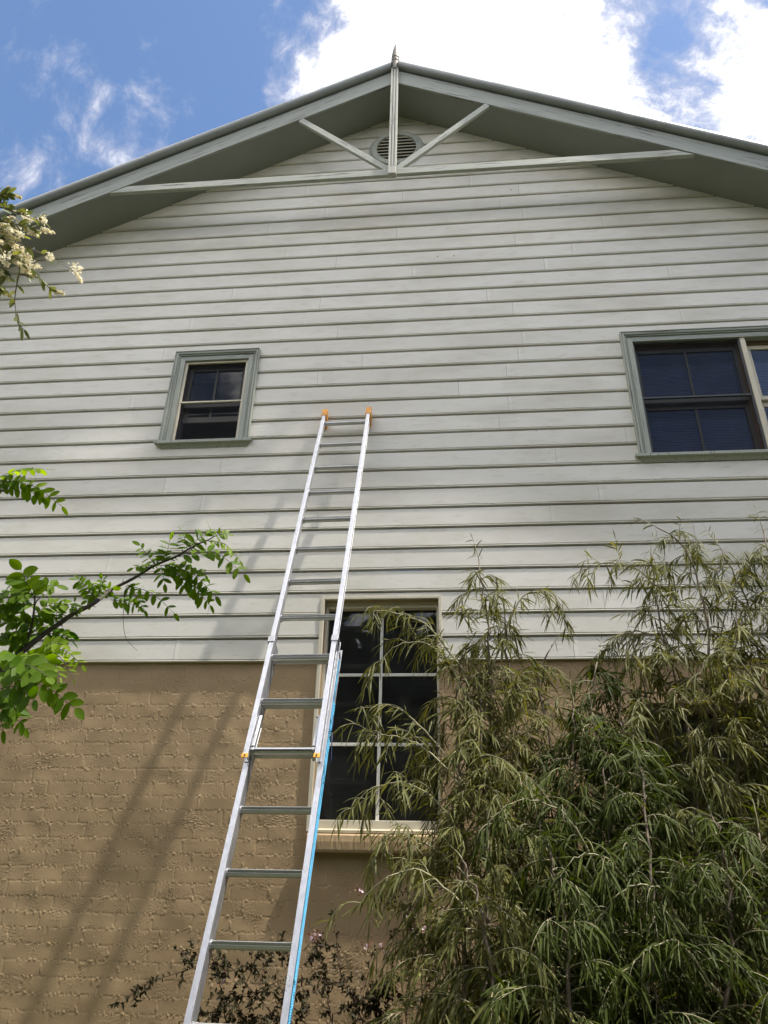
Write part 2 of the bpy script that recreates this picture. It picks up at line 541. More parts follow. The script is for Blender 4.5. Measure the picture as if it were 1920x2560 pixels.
class MB:
    """collects shapes (world coordinates) and links them as one mesh object"""

    def __init__(self):
        self.v, self.f, self.t = [], [], []

    def add(self, vs, fs, tint=0.5):
        b = len(self.v)
        self.v.extend(tuple(map(float, p)) for p in vs)
        self.f.extend(tuple(i + b for i in q) for q in fs)
        self.t.extend([tint] * len(vs))
        return self

    def box(self, x0, x1, y0, y1, z0, z1, fr=None):
        vs = [(x, y, z) for x in (x0, x1) for y in (y0, y1) for z in (z0, z1)]
        if fr is not None:
            o, a, b, c = fr
            vs = [o + a * p[0] + b * p[1] + c * p[2] for p in vs]
        return self.add(vs, [(0, 1, 3, 2), (4, 6, 7, 5), (0, 4, 5, 1), (2, 3, 7, 6), (0, 2, 6, 4), (1, 5, 7, 3)])

    def bar(self, p, q, w, h, up=(0, 0, 1)):
        p, q = np.array(p, float), np.array(q, float)
        d = q - p
        L = np.linalg.norm(d)
        d /= L
        s = np.cross(d, up)
        s /= np.linalg.norm(s)
        n = np.cross(s, d)
        return self.box(0, L, -w / 2, w / 2, -h / 2, h / 2, (p, d, s, n))

    def prism(self, poly, axis_o, a, b, ext):
        """polygon (2d list) in the plane (a,b) at axis_o, extruded by vector ext"""
        o, a, b, ext = map(lambda q: np.array(q, float), (axis_o, a, b, ext))
        n = len(poly)
        vs = [o + a * p[0] + b * p[1] for p in poly] + [o + a * p[0] + b * p[1] + ext for p in poly]
        fs = [tuple(range(n)), tuple(range(2 * n - 1, n - 1, -1))] + [(i, i + n, (i + 1) % n + n, (i + 1) % n) for i in range(n)]
        return self.add(vs, fs)

    def tube(self, pts, r0, r1=None, sides=6, tint=0.5, cap=True):
        pts = np.array(pts, float)
        n = len(pts)
        r1 = r0 if r1 is None else r1
        rad = np.linspace(r0, r1, n) if np.isscalar(r0) else np.array(r0)
        tan = np.gradient(pts, axis=0)
        tan /= np.linalg.norm(tan, axis=1)[:, None] + 1e-12
        ref = np.array([0.31, 0.22, 0.92])
        vs = []
        for i in range(n):
            s = np.cross(tan[i], ref)
            if np.linalg.norm(s) < 1e-3:
                s = np.cross(tan[i], (1, 0, 0))
            s /= np.linalg.norm(s)
            u = np.cross(s, tan[i])
            for k in range(sides):
                a = 2 * math.pi * k / sides
                vs.append(pts[i] + rad[i] * (math.cos(a) * s + math.sin(a) * u))
        fs = []
        for i in range(n - 1):
            for k in range(sides):
                k2 = (k + 1) % sides
                fs.append((i * sides + k, i * sides + k2, (i + 1) * sides + k2, (i + 1) * sides + k))
        if cap:
            fs.append(tuple(range(sides - 1, -1, -1)))
            fs.append(tuple((n - 1) * sides + k for k in range(sides)))
        return self.add(vs, fs, tint)

    def build(self, name, mat, parent=None, bevel=0.0, smooth=False, origin=None, recalc=True):
        org = np.zeros(3)
        if parent is not None:
            org = np.array(root_of(parent).location)
        elif origin is not None:
            org = np.array(origin, float)
        me = bpy.data.meshes.new(name)
        me.from_pydata([tuple(np.array(p) - org) for p in self.v], [], self.f)
        if recalc:
            bm = bmesh.new()
            bm.from_mesh(me)
            bmesh.ops.recalc_face_normals(bm, faces=bm.faces)
            bm.to_mesh(me)
            bm.free()
        if len(me.vertices) == len(self.t):
            at_ = me.attributes.new('tint', 'FLOAT', 'POINT')
            at_.data.foreach_set('value', np.array(self.t, dtype=np.float32))
        if smooth:
            me.shade_smooth()
        o = link_mesh(name, me, mat, parent)
        if parent is None and origin is not None:
            o.location = origin
        if bevel:
            md = o.modifiers.new('bevel', 'BEVEL')
            md.width = bevel
            md.segments = 2
            md.limit_method = 'ANGLE'
            md.angle_limit = math.radians(40)
        return o


def np_mesh(name, V, F, mat, parent, tint=None, smooth=True):
    """fast mesh from arrays, F is (n,4)"""
    org = np.array(root_of(parent).location) if parent is not None else np.zeros(3)
    V = (V - org).astype(np.float32)
    me = bpy.data.meshes.new(name)
    me.vertices.add(len(V))
    me.vertices.foreach_set('co', V.ravel())
    nf = len(F)
    me.loops.add(nf * 4)
    me.loops.foreach_set('vertex_index', F.astype(np.int32).ravel())
    me.polygons.add(nf)
    me.polygons.foreach_set('loop_start', (np.arange(nf) * 4).astype(np.int32))
    me.polygons.foreach_set('loop_total', np.full(nf, 4, np.int32))
    me.polygons.foreach_set('use_smooth', np.full(nf, smooth))
    me.update(calc_edges=True)
    if tint is not None:
        a = me.attributes.new('tint', 'FLOAT', 'POINT')
        a.data.foreach_set('value', tint.astype(np.float32))
    return link_mesh(name, me, mat, parent)


# ------------------------------------------------------------------ ground
g = MB()
g.add([(-200, -200, 0), (200, -200, 0), (200, 200, 0), (-200, 200, 0)], [(0, 1, 2, 3)])
tag(g.build('lawn', M['lawn']), kind='structure')

# ------------------------------------------------------------------ house
HX, HW = -0.50, 4.4                # gable centre and half width
SLOPE = 0.515
APEX = 6.035 + Z0                  # soffit underside at the ridge
OV = 0.40                          # gable overhang
PITCH_B = 0.173                    # weatherboard cover
house = thing('house', 'two storey house with pale weatherboard gable above a tan bagged brick ground floor', 'house', (HX, 0, 0))

SWN = dict(x0=-2.344, x1=-1.772, z0=1.885, z1=2.748)       # small upper window (inside its casing)
RWN = dict(x0=1.512, x1=3.290, z0=1.615, z1=2.745)         # wide upper window
LWN = dict(x0=-0.955, x1=-0.135, z0=-1.115, z1=0.455)      # tall lower window
HWN = dict(x0=1.150, x1=2.350, z0=-1.230, z1=-0.293)       # window behind the shrubs


def soff(x):
    return APEX - Z0 - SLOPE * abs(x - HX)


# weatherboards: one moulded profile per board, repeated up the gable
PROF = [(0.014, 0.0), (-0.0150, 0.0), (-0.0166, 0.0016), (-0.0172, 0.0045), (-0.0166, 0.0074), (-0.0148, 0.0088), (-0.0062, 0.0094),
        (-0.0056, 0.0124), (-0.0064, 0.0154), (-0.0138, 0.0160), (-0.0145, 0.0170), (-0.0107, 0.1570), (0.0138, 0.1580), (0.014, 0.1730)]


def clip_prof(zlo, zhi):
    pts = []
    for i, (y, z) in enumerate(PROF):
        if i:
            y0, z_0 = PROF[i - 1]
            for zc in (zlo, zhi):
                if (z_0 - zc) * (z - zc) < 0:
                    t = (zc - z_0) / (z - z_0)
                    pts.append((y0 + (y - y0) * t, zc))
        if zlo <= z <= zhi:
            pts.append((y, z))
    return pts


def build_cladding():
    mb = MB()
    holes = [SWN, RWN, LWN]
    joins = {0: [-1.98, .78], 1: [-.2, 1.2], 2: [-1.83, 1.02], 3: [-1.95, 1.3], 4: [-2.62, .9], 5: [-1.86, 1.75], 6: [-1.02, .66], 7: [-1.98, 1.1], 8: [-2.35, 1.55],
             9: [-1.84, .84], 10: [-2.18, 1.3], 11: [-2.0, .38], 12: [-.72, .41], 13: [-2.8, .1], 14: [-1.1, .42], 15: [-.72, .6],
             16: [-2.55, .62], 17: [-1.02, 2.0], 18: [-2.4, .52], 19: [-1.18, .35], 20: [-2.0, 1.9], 21: [-.3, .88], 22: [-1.1, 1.1], 23: [-1.6, .6],
             24: [-.5, 1.4], 25: [-1.75, .75], 26: [-1.2, .5], 27: [-.4, .7], 28: [-1.4, .2], 29: [-.9, .6], 30: [-.6, .3]}
    k = 0
    while k * PITCH_B < APEX - Z0:
        z = k * PITCH_B
        half = min(HW, max(0.0, (APEX - Z0 - z) / SLOPE + 0.02))
        cuts = [HX - half, HX + half]
        js = [j + rng.uniform(-.05, .05) for j in joins.get(k, [])]
        # pieces between the windows
        spans = [(cuts[0], cuts[1], 0.0, PITCH_B)]
        for h in holes:
            nsp = []
            for (a, b, zl, zh) in spans:
                lo, hi = h['z0'] - z, h['z1'] - z
                if hi <= 0 or lo >= PITCH_B or h['x1'] <= a or h['x0'] >= b or zl > 0 or zh < PITCH_B:
                    nsp.append((a, b, zl, zh))
                    continue
                nsp.append((a, h['x0'], 0.0, PITCH_B))
                if lo > 0.001:
                    nsp.append((h['x0'], min(h['x1'], b), 0.0, lo))
                if hi < PITCH_B - 0.001:
                    nsp.append((h['x0'], min(h['x1'], b), hi, PITCH_B))
                if h['x1'] < b:
                    nsp.append((h['x1'], b, 0.0, PITCH_B))
            spans = nsp
        bt = [rng.uniform(.2, 1) for _ in range(len(js) + 1)]
        wob = rng.uniform(-1, 1, 3) * 0.0012
        for (a, b, zl, zh) in spans:
            pr = clip_prof(zl, zh)
            xs = sorted([a, b] + [j for j in js if a < j < b])
            for i in range(len(xs) - 1):
                seg = np.linspace(xs[i], xs[i + 1], max(2, int((xs[i + 1] - xs[i]) / 0.4) + 1))
                mid = 0.5 * (xs[i] + xs[i + 1])
                ti = bt[sum(1 for j in js if j < mid)]
                n = len(pr)
                vs = []
                for x in seg:
                    w = wob[0] * math.sin(x * 1.3 + k) + wob[1] * math.sin(x * 3.1 + 2 * k)
                    vs += [(x, y, Z0 + z + zz + w) for (y, zz) in pr]
                fs = [(s * n + q, s * n + q + 1, (s + 1) * n + q + 1, (s + 1) * n + q) for s in range(len(seg) - 1) for q in range(n - 1)]
                mb.add(vs, fs, ti)
        # butt joints covered by thin joiner strips
        for j in js:
            if any(h['x0'] - .15 < j < h['x1'] + .15 and h['z0'] - .2 < z + .09 < h['z1'] + .2 for h in holes):
                continue
            if j < HX - half + .1 or j > HX + half - .1:
                continue
            pts = [(y - 0.0011, zz) for (y, zz) in PROF[1:12]]
            n = len(pts)
            vs = [(j, y, Z0 + z + zz) for y, zz in pts] + [(j + .027, y + .0003, Z0 + z + zz) for y, zz in pts]
            vs += [(j, y + .0016, Z0 + z + zz) for y, zz in pts] + [(j + .027, y + .0016, Z0 + z + zz) for y, zz in pts]
            fs = [(q, q + 1, n + q + 1, n + q) for q in range(n - 1)]
            fs += [(2 * n + q, 2 * n + q + 1, q + 1, q) for q in range(n - 1)] + [(n + q, n + q + 1, 3 * n + q + 1, 3 * n + q) for q in range(n - 1)]
            mb.add(vs, fs, 0.85)
            gp = [(j - .0022, y - .0002, Z0 + z + zz) for y, zz in PROF[1:12]] + [(j, y - .0002, Z0 + z + zz) for y, zz in PROF[1:12]]
            mb.add(gp, [(q, q + 1, n + q + 1, n + q) for q in range(n - 1)], 0.0)
        k += 1
    return mb.build('weatherboard_cladding', M['boards'], house, recalc=False)


clad = build_cladding()
for (x, z) in ((-.106, 3.89), (.047, 3.887), (.62, 4.75)):
    h = MB()
    c = np.array([x, -0.0146, Z0 + z])
    ring = [c + np.array([math.cos(a) * .0055, 0, math.sin(a) * .0055]) for a in np.linspace(0, 2 * math.pi, 12, endpoint=False)]
    h.add(ring + [p + np.array([0, .006, 0]) for p in ring], [tuple(range(12))] + [(i, (i + 1) % 12, (i + 1) % 12 + 12, i + 12) for i in range(12)])
    h.build('screw_hole', M['vent_dark'], clad)


# ---- bagged brickwork: real relief under a raking sun
def fftnoise(nz, nx, cell, wl, stretch=1.0, seed=0, band=0.7):
    r = np.random.default_rng(seed)
    n = r.standard_normal((nz, nx))
    fz = np.fft.fftfreq(nz, cell)[:, None]
    fx = np.fft.fftfreq(nx, cell)[None, :] * stretch
    f = np.sqrt(fz ** 2 + fx ** 2) + 1e-9
    flt = np.exp(-((np.log(f) - math.log(1 / wl)) ** 2) / (2 * band ** 2))
    o = np.fft.ifft2(np.fft.fft2(n) * flt).real
    return (o - o.mean()) / o.std()


def build_brick():
    cell = 0.004
    xa, xb, za, zb = -3.4, 2.6, -2.45, 0.004
    nx, nz = int((xb - xa) / cell) + 1, int((zb - za) / cell) + 1
    X = np.linspace(xa, xb, nx)[None, :] * np.ones((nz, 1))
    Z = np.linspace(za, zb, nz)[:, None] * np.ones((1, nx))
    N = lambda wl, st=1.0, sd=0, bd=0.7: fftnoise(nz, nx, cell, wl, st, sd, bd)
    low = N(0.45, 1, 1, 0.6)
    wx, wz = N(0.10, 1, 2) * 0.003, N(0.30, .3, 3) * 0.0016
    c, bl = 0.0855, 0.24
    zz = (Z + wz + 0.815)
    row = np.floor(zz / c)
    dz = np.abs(zz / c - np.round(zz / c)) * c
    xo = (X + wx) / bl + 0.5 * (row % 2) + 0.13 * np.sin(row * 2.7)
    dx = np.abs(xo - np.round(xo)) * bl
    jh = np.exp(-(dz / 0.0048) ** 2)
    jv = np.exp(-(dx / 0.0055) ** 2)
    sgn = N(0.22, .18, 4, 0.7)
    sgv = N(0.12, 1, 5, 0.6)
    h = 0.0012 * low
    h += jh * np.where(sgn > 0.75, 0.0019 * (sgn - 0.3).clip(0, 1.5) * (1 + 0.22 * N(0.09, .4, 21)), -0.0012 * (0.4 + 0.6 * np.abs(sgn)))
    h += jv * np.where(sgv > 0.9, 0.0020, -0.0017 * (sgv < 0.5))
    # every brick a slightly different plane
    bid = (np.round(row) * 57 + np.floor(xo) * 131).astype(int) % 997
    tb = np.random.default_rng(9).uniform(-1, 1, 997)
    h += 0.00035 * tb[bid] * (1 - np.maximum(jh, jv))
    # bagging: rough slurry patches and brushed swirls
    patch = N(0.24, 1, 6, 0.6) + 0.35 * N(0.07, 1, 16, 0.6)
    patch = 1 / (1 + np.exp(-(patch - 0.45) * 3.2)) * (0.15 + 0.85 / (1 + np.exp((Z + 0.17) * 40)))
    rough = N(0.0155, .7, 7, 0.5)
    h += 0.00050 * patch * np.maximum(rough, -0.5)
    h += 0.0010 * np.clip(rough - 1.1, 0, 2) * np.clip(patch, 0.03, 1)
    r2 = np.random.default_rng(5)
    phn = N(0.09, 1, 8) * 1.6
    fade = N(0.05, 1, 12)
    for i in range(46):
        cx, cz = r2.uniform(xa, xb), r2.uniform(za, -0.2)
        R, wd = r2.uniform(0.10, 0.32), r2.uniform(0.04, 0.10)
        a0, aw = r2.uniform(-math.pi, math.pi), r2.uniform(0.35, 0.8)
        rr = np.hypot(X - cx, (Z - cz) * r2.uniform(.9, 1.5))
        an = np.arctan2(Z - cz, X - cx) - a0
        an = (an + math.pi) % (2 * math.pi) - math.pi
        win = np.exp(-((rr - R) / wd) ** 2) * np.exp(-(an / aw) ** 2)
        h += 0.0020 * win * np.maximum(np.sin(2 * math.pi * rr / r2.uniform(.011, .017) + phn), -0.3) * (0.7 + 0.6 * fade)
    for i in range(240):                                        # dabs and runs of slurry
        cx, cz = r2.uniform(xa, xb), r2.uniform(za, -0.1)
        if r2.random() < .6:
            cz = round((cz + .815) / c) * c - .815 + r2.normal(0, .006)
        s = r2.uniform(.004, .0085)
        el = r2.uniform(.6, 2.6)
        ix, iz = int((cx - xa) / cell), int((cz - za) / cell)
        sl = (slice(max(0, iz - 9), iz + 10), slice(max(0, ix - 9), ix + 10))
        h[sl] += r2.uniform(.0015, .0042) * np.exp(-((X[sl] - cx) / s) ** 2 - ((Z[sl] - cz) / (s * el)) ** 2)
    # rounded arrises at the window openings
    Y = 0.008 - 0.85 * h
    keep = np.ones((nz - 1, nx - 1), bool)
    xc, zc = (X[:-1, :-1] + cell / 2), (Z[:-1, :-1] + cell / 2)
    for w in (LWN, HWN):
        keep &= ~((xc > w['x0']) & (xc < w['x1']) & (zc > w['z0']) & (zc < w['z1']))
    V = np.stack([X, Y, Z + Z0], -1).reshape(-1, 3)
    idx = np.arange(nx * nz).reshape(nz, nx)
    F = np.stack([idx[:-1, :-1], idx[:-1, 1:], idx[1:, 1:], idx[1:, :-1]], -1)[keep]
    return np_mesh('brick_wall', V, F, M['brick'], house)


brick = build_brick()
# the rest of the brickwork round the textured sheet, window reveals and the brick sills
b = MB()
zb0 = Z0 - 2.45
b.box(HX - HW, -3.4, 0.008, 0.12, 0, Z0 - 0.001)
b.box(2.6, HX + HW, 0.008, 0.12, 0, Z0 - 0.001)
b.box(-3.4, 2.6, 0.0085, 0.12, 0, zb0)
for w in (LWN, HWN):
    x0, x1, z0, z1 = w['x0'], w['x1'], w['z0'] + Z0, w['z1'] + Z0
    b.add([(x0, .006, z0), (x0, .125, z0), (x0, .125, z1), (x0, .006, z1)], [(0, 1, 2, 3)])
    b.add([(x1, .006, z0), (x1, .125, z0), (x1, .125, z1), (x1, .006, z1)], [(0, 1, 2, 3)])
    b.add([(x0, .006, z1), (x1, .006, z1), (x1, .125, z1), (x0, .125, z1)], [(0, 1, 2, 3)])
    b.add([(x0, .006, z0), (x1, .006, z0), (x1, .125, z0), (x0, .125, z0)], [(0, 1, 2, 3)])
b.build('brick_return', M['brick'], house)
# side and rear walls, ceiling between the floors
b = MB()
top = Z0 + soff(HX + HW)
b.box(HX - HW, HX - HW + .2, .121, 9.0, 0, top)
b.box(HX + HW - .2, HX + HW, .121, 9.0, 0, top)
b.box(HX - HW + .2, HX + HW - .2, 8.8, 9.0, 0, top)
b.build('outer_wall', M['brick'], house)
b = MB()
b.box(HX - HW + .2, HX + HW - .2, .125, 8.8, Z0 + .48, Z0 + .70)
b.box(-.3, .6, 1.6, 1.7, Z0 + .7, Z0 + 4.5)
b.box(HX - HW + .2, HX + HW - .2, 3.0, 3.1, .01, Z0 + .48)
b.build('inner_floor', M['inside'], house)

# ---- roof: soffits, sheets, bargeboards and rolled capping (each side its own part)
AZ = APEX
ang = math.atan(SLOPE)
for s in (-1, 1):
    ex = HW + 0.45
    lz = AZ - SLOPE * ex

    def P(t, y, n):        # t metres of run from the ridge, n metres square to the slope
        return (HX + s * (t + n * math.sin(ang)), y, AZ - SLOPE * t + n * math.cos(ang))
    b = MB()
    b.add([P(0, -OV + .02, 0), P(ex, -OV + .02, 0), P(ex, -.001, 0), P(0, -.001, 0)], [(0, 1, 2, 3)])
    # cover strips over the sheet joints
    for t in ((1.92,) if s < 0 else (1.42,)) + (3.6,):
        b.add([P(t, -OV + .021, -.003), P(t + .03, -OV + .021, -.003), P(t + .03, -.001, -.003), P(t, -.001, -.003)], [(0, 1, 2, 3)])
        for q in (t, t + .03):
            b.add([P(q, -OV + .021, -.003), P(q, -.001, -.003), P(q, -.001, 0), P(q, -OV + .021, 0)], [(0, 1, 2, 3)])
    b.build('soffit', M['soffit'], house)
    b = MB()
    b.add([P(0, -OV + .02, .27), P(ex + .05, -OV + .02, .27), P(ex + .05, 9.3, .27), P(0, 9.3, .27)], [(0, 1, 2, 3)])
    b.add([P(0, -OV + .02, .24), P(ex + .05, -OV + .02, .24), P(ex + .05, 9.3, .24), P(0, 9.3, .24)], [(0, 1, 2, 3)])
    b.add([P(ex, -OV + .02, 0), P(ex, -OV + .02, .26), P(ex, 9.3, .26), P(ex, 9.3, 0)], [(0, 1, 2, 3)])
    b.add([P(HW, 0, 0), P(ex, 0, 0), P(ex, 9.3, 0), P(HW, 9.3, 0)], [(0, 1, 2, 3)])
    b.build('roof_sheet', M['roof'], house)
    # bargeboard in its own frame: local x runs down the slope
    run = ex / math.cos(ang)
    me_b = MB()
    off = math.tan(ang) * .0
    lo, hi = -0.018, 0.165
    # mitred at the ridge
    k0 = lambda n: -n * math.tan(ang) + 0.002
    vs = []
    for y in (-.010, .012):
        vs += [(k0(lo), y, lo), (run, y, lo), (run, y, hi), (k0(hi), y, hi)]
    me_b.add(vs, [(0, 1, 2, 3), (7, 6, 5, 4), (0, 4, 5, 1), (1, 5, 6, 2), (2, 6, 7, 3), (3, 7, 4, 0)])
    ob = me_b.build('bargeboard', M['barge'], None, bevel=.003)
    ob.parent = house
    ob.location = (0, -OV + .010, AZ)
    ob.rotation_euler = (0, ang, 0) if s > 0 else (0, -ang, 0)
    if s < 0:
        for v in ob.data.vertices:
            v.co.x = -v.co.x
        ob.data.flip_normals()
    # rolled steel capping, in lengths that overlap
    cp = MB()
    pf = []
    for a in np.linspace(-140, 120, 15):
        pf.append((-.022 - .040 * math.cos(math.radians(a)) * 1.0, .222 + .046 * math.sin(math.radians(a))))
    pf = [(.004, .178)] + [(-.012, .176)] + pf[1:] + [(.05, .272), (.30, .272)]
    lens = [.036, 1.02, 2.35, 3.95, ex + .05] if s < 0 else [.036, .90, 2.05, 3.6, ex + .05]
    for i in range(len(lens) - 1):
        gr = 1.0 + (.05 if i % 2 else 0.0)
        vs = []
        n = len(pf)
        for t in (lens[i] - (0 if i == 0 else .03), lens[i + 1]):
            for (y, q) in pf:
                if i == 0 and t < .5:
                    t_ = .036 - s * .010 - q * math.sin(ang)
                else:
                    t_ = t
                yy = (y * gr if y < 0 else y)
                qq = .222 + (q - .222) * gr if y < 0 else q
                vs.append(P(t_, -OV + yy, qq))
        cp.add(vs, [(q, q + 1, n + q + 1, n + q) for q in range(n - 1)])
        e0 = n
        vs2 = vs[n:]
        inn = [(v[0], v[1] * .96 + (-OV) * .04, v[2] - .003) for v in vs2]
        cp.add(vs2 + inn, [(q, q + 1, n + q + 1, n + q) for q in range(n - 1)])
    cp.build('barge_capping', M['cap'], house, smooth=False)

# ---- gable truss: post with finial, collar tie, two braces
PXC = -.510
b = MB()
zb_, zt_ = Z0 + 4.553, Z0 + 6.20
b.box(PXC - .037, PXC + .037, -.425, -.380, zb_, zt_)
gz0, gz1 = zb_ + .10, zt_ - .03
for xa_, xb_ in ((-.037, -.026), (-.015, -.0055), (.0055, .015), (.026, .037)):
    pass
for xa_, xb_ in ((-.037, -.019), (-.008, .008), (.019, .037)):      # the front face carries two flutes
    b.box(PXC + xa_, PXC + xb_, -.440, -.426, gz0, gz1)
b.box(PXC - .037, PXC + .037, -.440, -.426, zb_, gz0 - .001)
b.box(PXC - .037, PXC + .037, -.440, -.426, gz1 + .001, zt_)
post = b.build('gable_post', M['post'], house, bevel=.002)
fin = MB()
prof = [(.034, 6.19), (.033, 6.33), (.030, 6.336), (.030, 6.346), (.034, 6.352), (.034, 6.388), (.030, 6.393), (.030, 6.402), (.034, 6.408), (.033, 6.43),
        (.029, 6.49), (.021, 6.57), (.011, 6.64), (.002, 6.69)]
S8 = 16
vs = []
for r_, z_ in prof:
    r_ *= 1.28
    vs += [(PXC + r_ * math.cos(2 * math.pi * i / S8), -.408 + r_ * math.sin(2 * math.pi * i / S8), Z0 + z_) for i in range(S8)]
fin.add(vs, [(j * S8 + i, j * S8 + (i + 1) % S8, (j + 1) * S8 + (i + 1) % S8, (j + 1) * S8 + i) for j in range(len(prof) - 1) for i in range(S8)])
fo = fin.build('finial', M['finial'], post, smooth=False)
b = MB()
for xa_, xb_, dz in ((-3.27, PXC - .0375, -.003), (PXC + .0375, 2.24, .004)):
    lo, hi = 4.585 + dz, 4.668 + dz
    ya, yb = -.3985, -.360
    end = (xa_, lo) if xa_ < PXC - 1 else (xb_, lo)
    sx = 1 if xa_ < PXC - 1 else -1
    poly = [(end[0], lo), (end[0] + sx * .17, hi)]
    oth = xb_ if sx > 0 else xa_
    poly += [(oth, hi), (oth, lo)]
    b.prism(poly, (0, ya, Z0), (1, 0, 0), (0, 0, 1), (0, yb - ya, 0))
b.build('collar_tie', M['beam'], house, bevel=.003)
for (x0, z0, x1, z1) in ((-1.455, 5.515, -.545, 4.66), (.415, 5.54, -.475, 4.66)):
    b = MB()
    b.bar((x0, -.384, Z0 + z0), (x1, -.384, Z0 + z1), .032, .060, up=(0, -1, 0.0))
    # bar(): w is across, h along 'up'; lay the wide face to the front
    b = MB()
    d = np.array([x1 - x0, 0, z1 - z0])
    L_ = np.linalg.norm(d)
    ab = math.atan2(-(z1 - z0), x1 - x0)
    b.box(0, L_, -.017, .017, -.031, .031)
    o = b.build('gable_brace', M['beam'], None, bevel=.003)
    o.parent = house
    o.location = (x0 - HX, -.381, Z0 + z0)
    o.rotation_euler = (0, ab, 0)

# ---- round louvred vent
VC = (-.513, Z0 + 5.478)


def ring(mb, r0, r1, y0, y1, seg=64, bulge=0.0):
    prof_ = [(r0, y1), (r0, y0), ((r0 + r1) / 2, y0 - bulge), (r1, y0), (r1, y1)]
    vs, n = [], len(prof_)
    for i in range(seg):
        a = 2 * math.pi * i / seg
        vs += [(VC[0] + r * math.cos(a), y, VC[1] + r * math.sin(a)) for r, y in prof_]
    mb.add(vs, [(i * n + q, i * n + q + 1, ((i + 1) % seg) * n + q + 1, ((i + 1) % seg) * n + q) for i in range(seg) for q in range(n - 1)])


b = MB()
ring(b, .205, .262, -.045, 0.0, bulge=.006)
ring(b, .2622, .285, -.026, 0.0, bulge=.003)
vent = b.build('gable_vent', M['trim'], house, smooth=False)
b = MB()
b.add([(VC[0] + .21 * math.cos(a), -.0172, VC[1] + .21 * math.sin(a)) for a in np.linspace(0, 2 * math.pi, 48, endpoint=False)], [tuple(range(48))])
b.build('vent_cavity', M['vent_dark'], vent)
for i in range(8):
    zc = -.171 + i * .049
    hw = math.sqrt(.2055 ** 2 - zc ** 2) - .001
    b = MB()
    c0 = np.array([VC[0], -.031, VC[1] + zc])
    b.box(-hw, hw, -.011, .011, -.0045, .0045, (c0, np.array([1., 0, 0]), np.array([0, .62, .785]), np.array([0, -.785, .62])))
    b.build('vent_blade', M['vent_slat'], vent)


# ---- windows
def casing(w, prof, name, mat, sill=True):
    """mitred moulding round the head and both jambs"""
    b_ = MB()
    n = len(prof)
    x0, x1, z0, z1 = w['x0'], w['x1'], w['z0'] + Z0, w['z1'] + Z0
    path = lambda q: [(x0 - q[0], q[1], z0), (x0 - q[0], q[1], z1 + q[0]), (x1 + q[0], q[1], z1 + q[0]), (x1 + q[0], q[1], z0)]
    rows = [path(q) for q in prof]
    for i in range(n - 1):
        for s_ in range(3):
            b_.add([rows[i][s_], rows[i][s_ + 1], rows[i + 1][s_ + 1], rows[i + 1][s_]], [(0, 1, 2, 3)])
    o_ = b_.build(name, mat, house, recalc=False)
    o_.data.materials.append(M['trim_h'])
    for j, p_ in enumerate(o_.data.polygons):
        p_.material_index = 1 if j % 3 == 1 else 0
    return o_


CAS = [(0, .09), (0, -.030), (.040, -.031), (.042, -.027), (.047, -.027), (.050, -.040), (.055, -.041), (.057, -.036), (.061, -.036),
       (.065, -.047), (.080, -.050), (.083, -.044), (.086, -.044), (.090, -.052), (.095, -.050), (.095, -.008)]


def sill_of(w, win, ext=.125, depth=.058):
    x0, x1, z = w['x0'] - ext, w['x1'] + ext, w['z0'] + Z0
    b_ = MB()
    b_.prism([(-depth, -.004), (-depth, -.030), (-.040, -.034), (-.030, -.046), (-.016, -.066), (-.010, -.066), (-.010, .004), (.09, .012), (.09, .018)],
             (x0, 0, z), (0, 1, 0), (0, 0, 1), (x1 - x0, 0, 0))
    # returns cut back under the ends
    for v in range(len(b_.v)):
        x, y, zz = b_.v[v]
        if zz < z - .031:
            t = min(1, (z - .031 - zz) / .035)
            b_.v[v] = (x + (.055 * t if x < (x0 + x1) / 2 else -.055 * t), y, zz)
    return b_.build('window_sill', M['trim'], win, bevel=.002)


def frame_boxes(b_, x0, x1, z0, z1, y0, y1, wl, wr, wb, wt):
    z0, z1 = z0 + Z0, z1 + Z0
    b_.box(x0, x0 + wl, y0, y1, z0, z1)
    b_.box(x1 - wr, x1, y0, y1, z0, z1)
    b_.box(x0 + wl, x1 - wr, y0 + .0005, y1, z1 - wt, z1)
    b_.box(x0 + wl, x1 - wr, y0 + .0005, y1, z0, z0 + wb)


def pane(win, x0, x1, z0, z1, y, mat='glass', name='glass_pane'):
    b_ = MB()
    b_.add([(x0, y, z0 + Z0), (x1, y, z0 + Z0), (x1, y, z1 + Z0), (x0, y, z1 + Z0)], [(0, 1, 2, 3)])
    return b_.build(name, M[mat], win, recalc=False)


# small upper window: cream screen frame, upper sash, lower sash pushed up
w = SWN
win = casing(w, CAS, 'window', M['trim'])
win['label'] = 'small double hung window with its lower sash pushed up'
sill_of(w, win)
b = MB()
frame_boxes(b, w['x0'] + .002, w['x1'] - .002, w['z0'] + .012, w['z1'] - .002, -.012, .006, .022, .022, .008, .022)
b.box(w['x0'] + .02, w['x1'] - .02, -.0135, .004, Z0 + 2.292, Z0 + 2.308)
b.build('screen_frame', M['cream'], win, bevel=.003)
pane(win, w['x0'] + .02, w['x1'] - .02, w['z0'] + .015, w['z1'] - .02, .0045, 'screen', 'flyscreen')
b = MB()
frame_boxes(b, w['x0'], w['x1'], w['z0'], w['z1'], .03, .12, .028, .028, .02, .03)
b.build('window_frame', M['sash'], win)
b = MB()
frame_boxes(b, w['x0'] + .028, w['x1'] - .028, 2.285, w['z1'] - .03, .045, .068, .035, .035, .035, .035)
b.box(-2.072, -2.052, .048, .066, Z0 + 2.32, Z0 + w['z1'] - .065)
b.build('upper_sash', M['sash'], win)
pane(win, w['x0'] + .06, w['x1'] - .06, 2.315, w['z1'] - .06, .057)
b = MB()
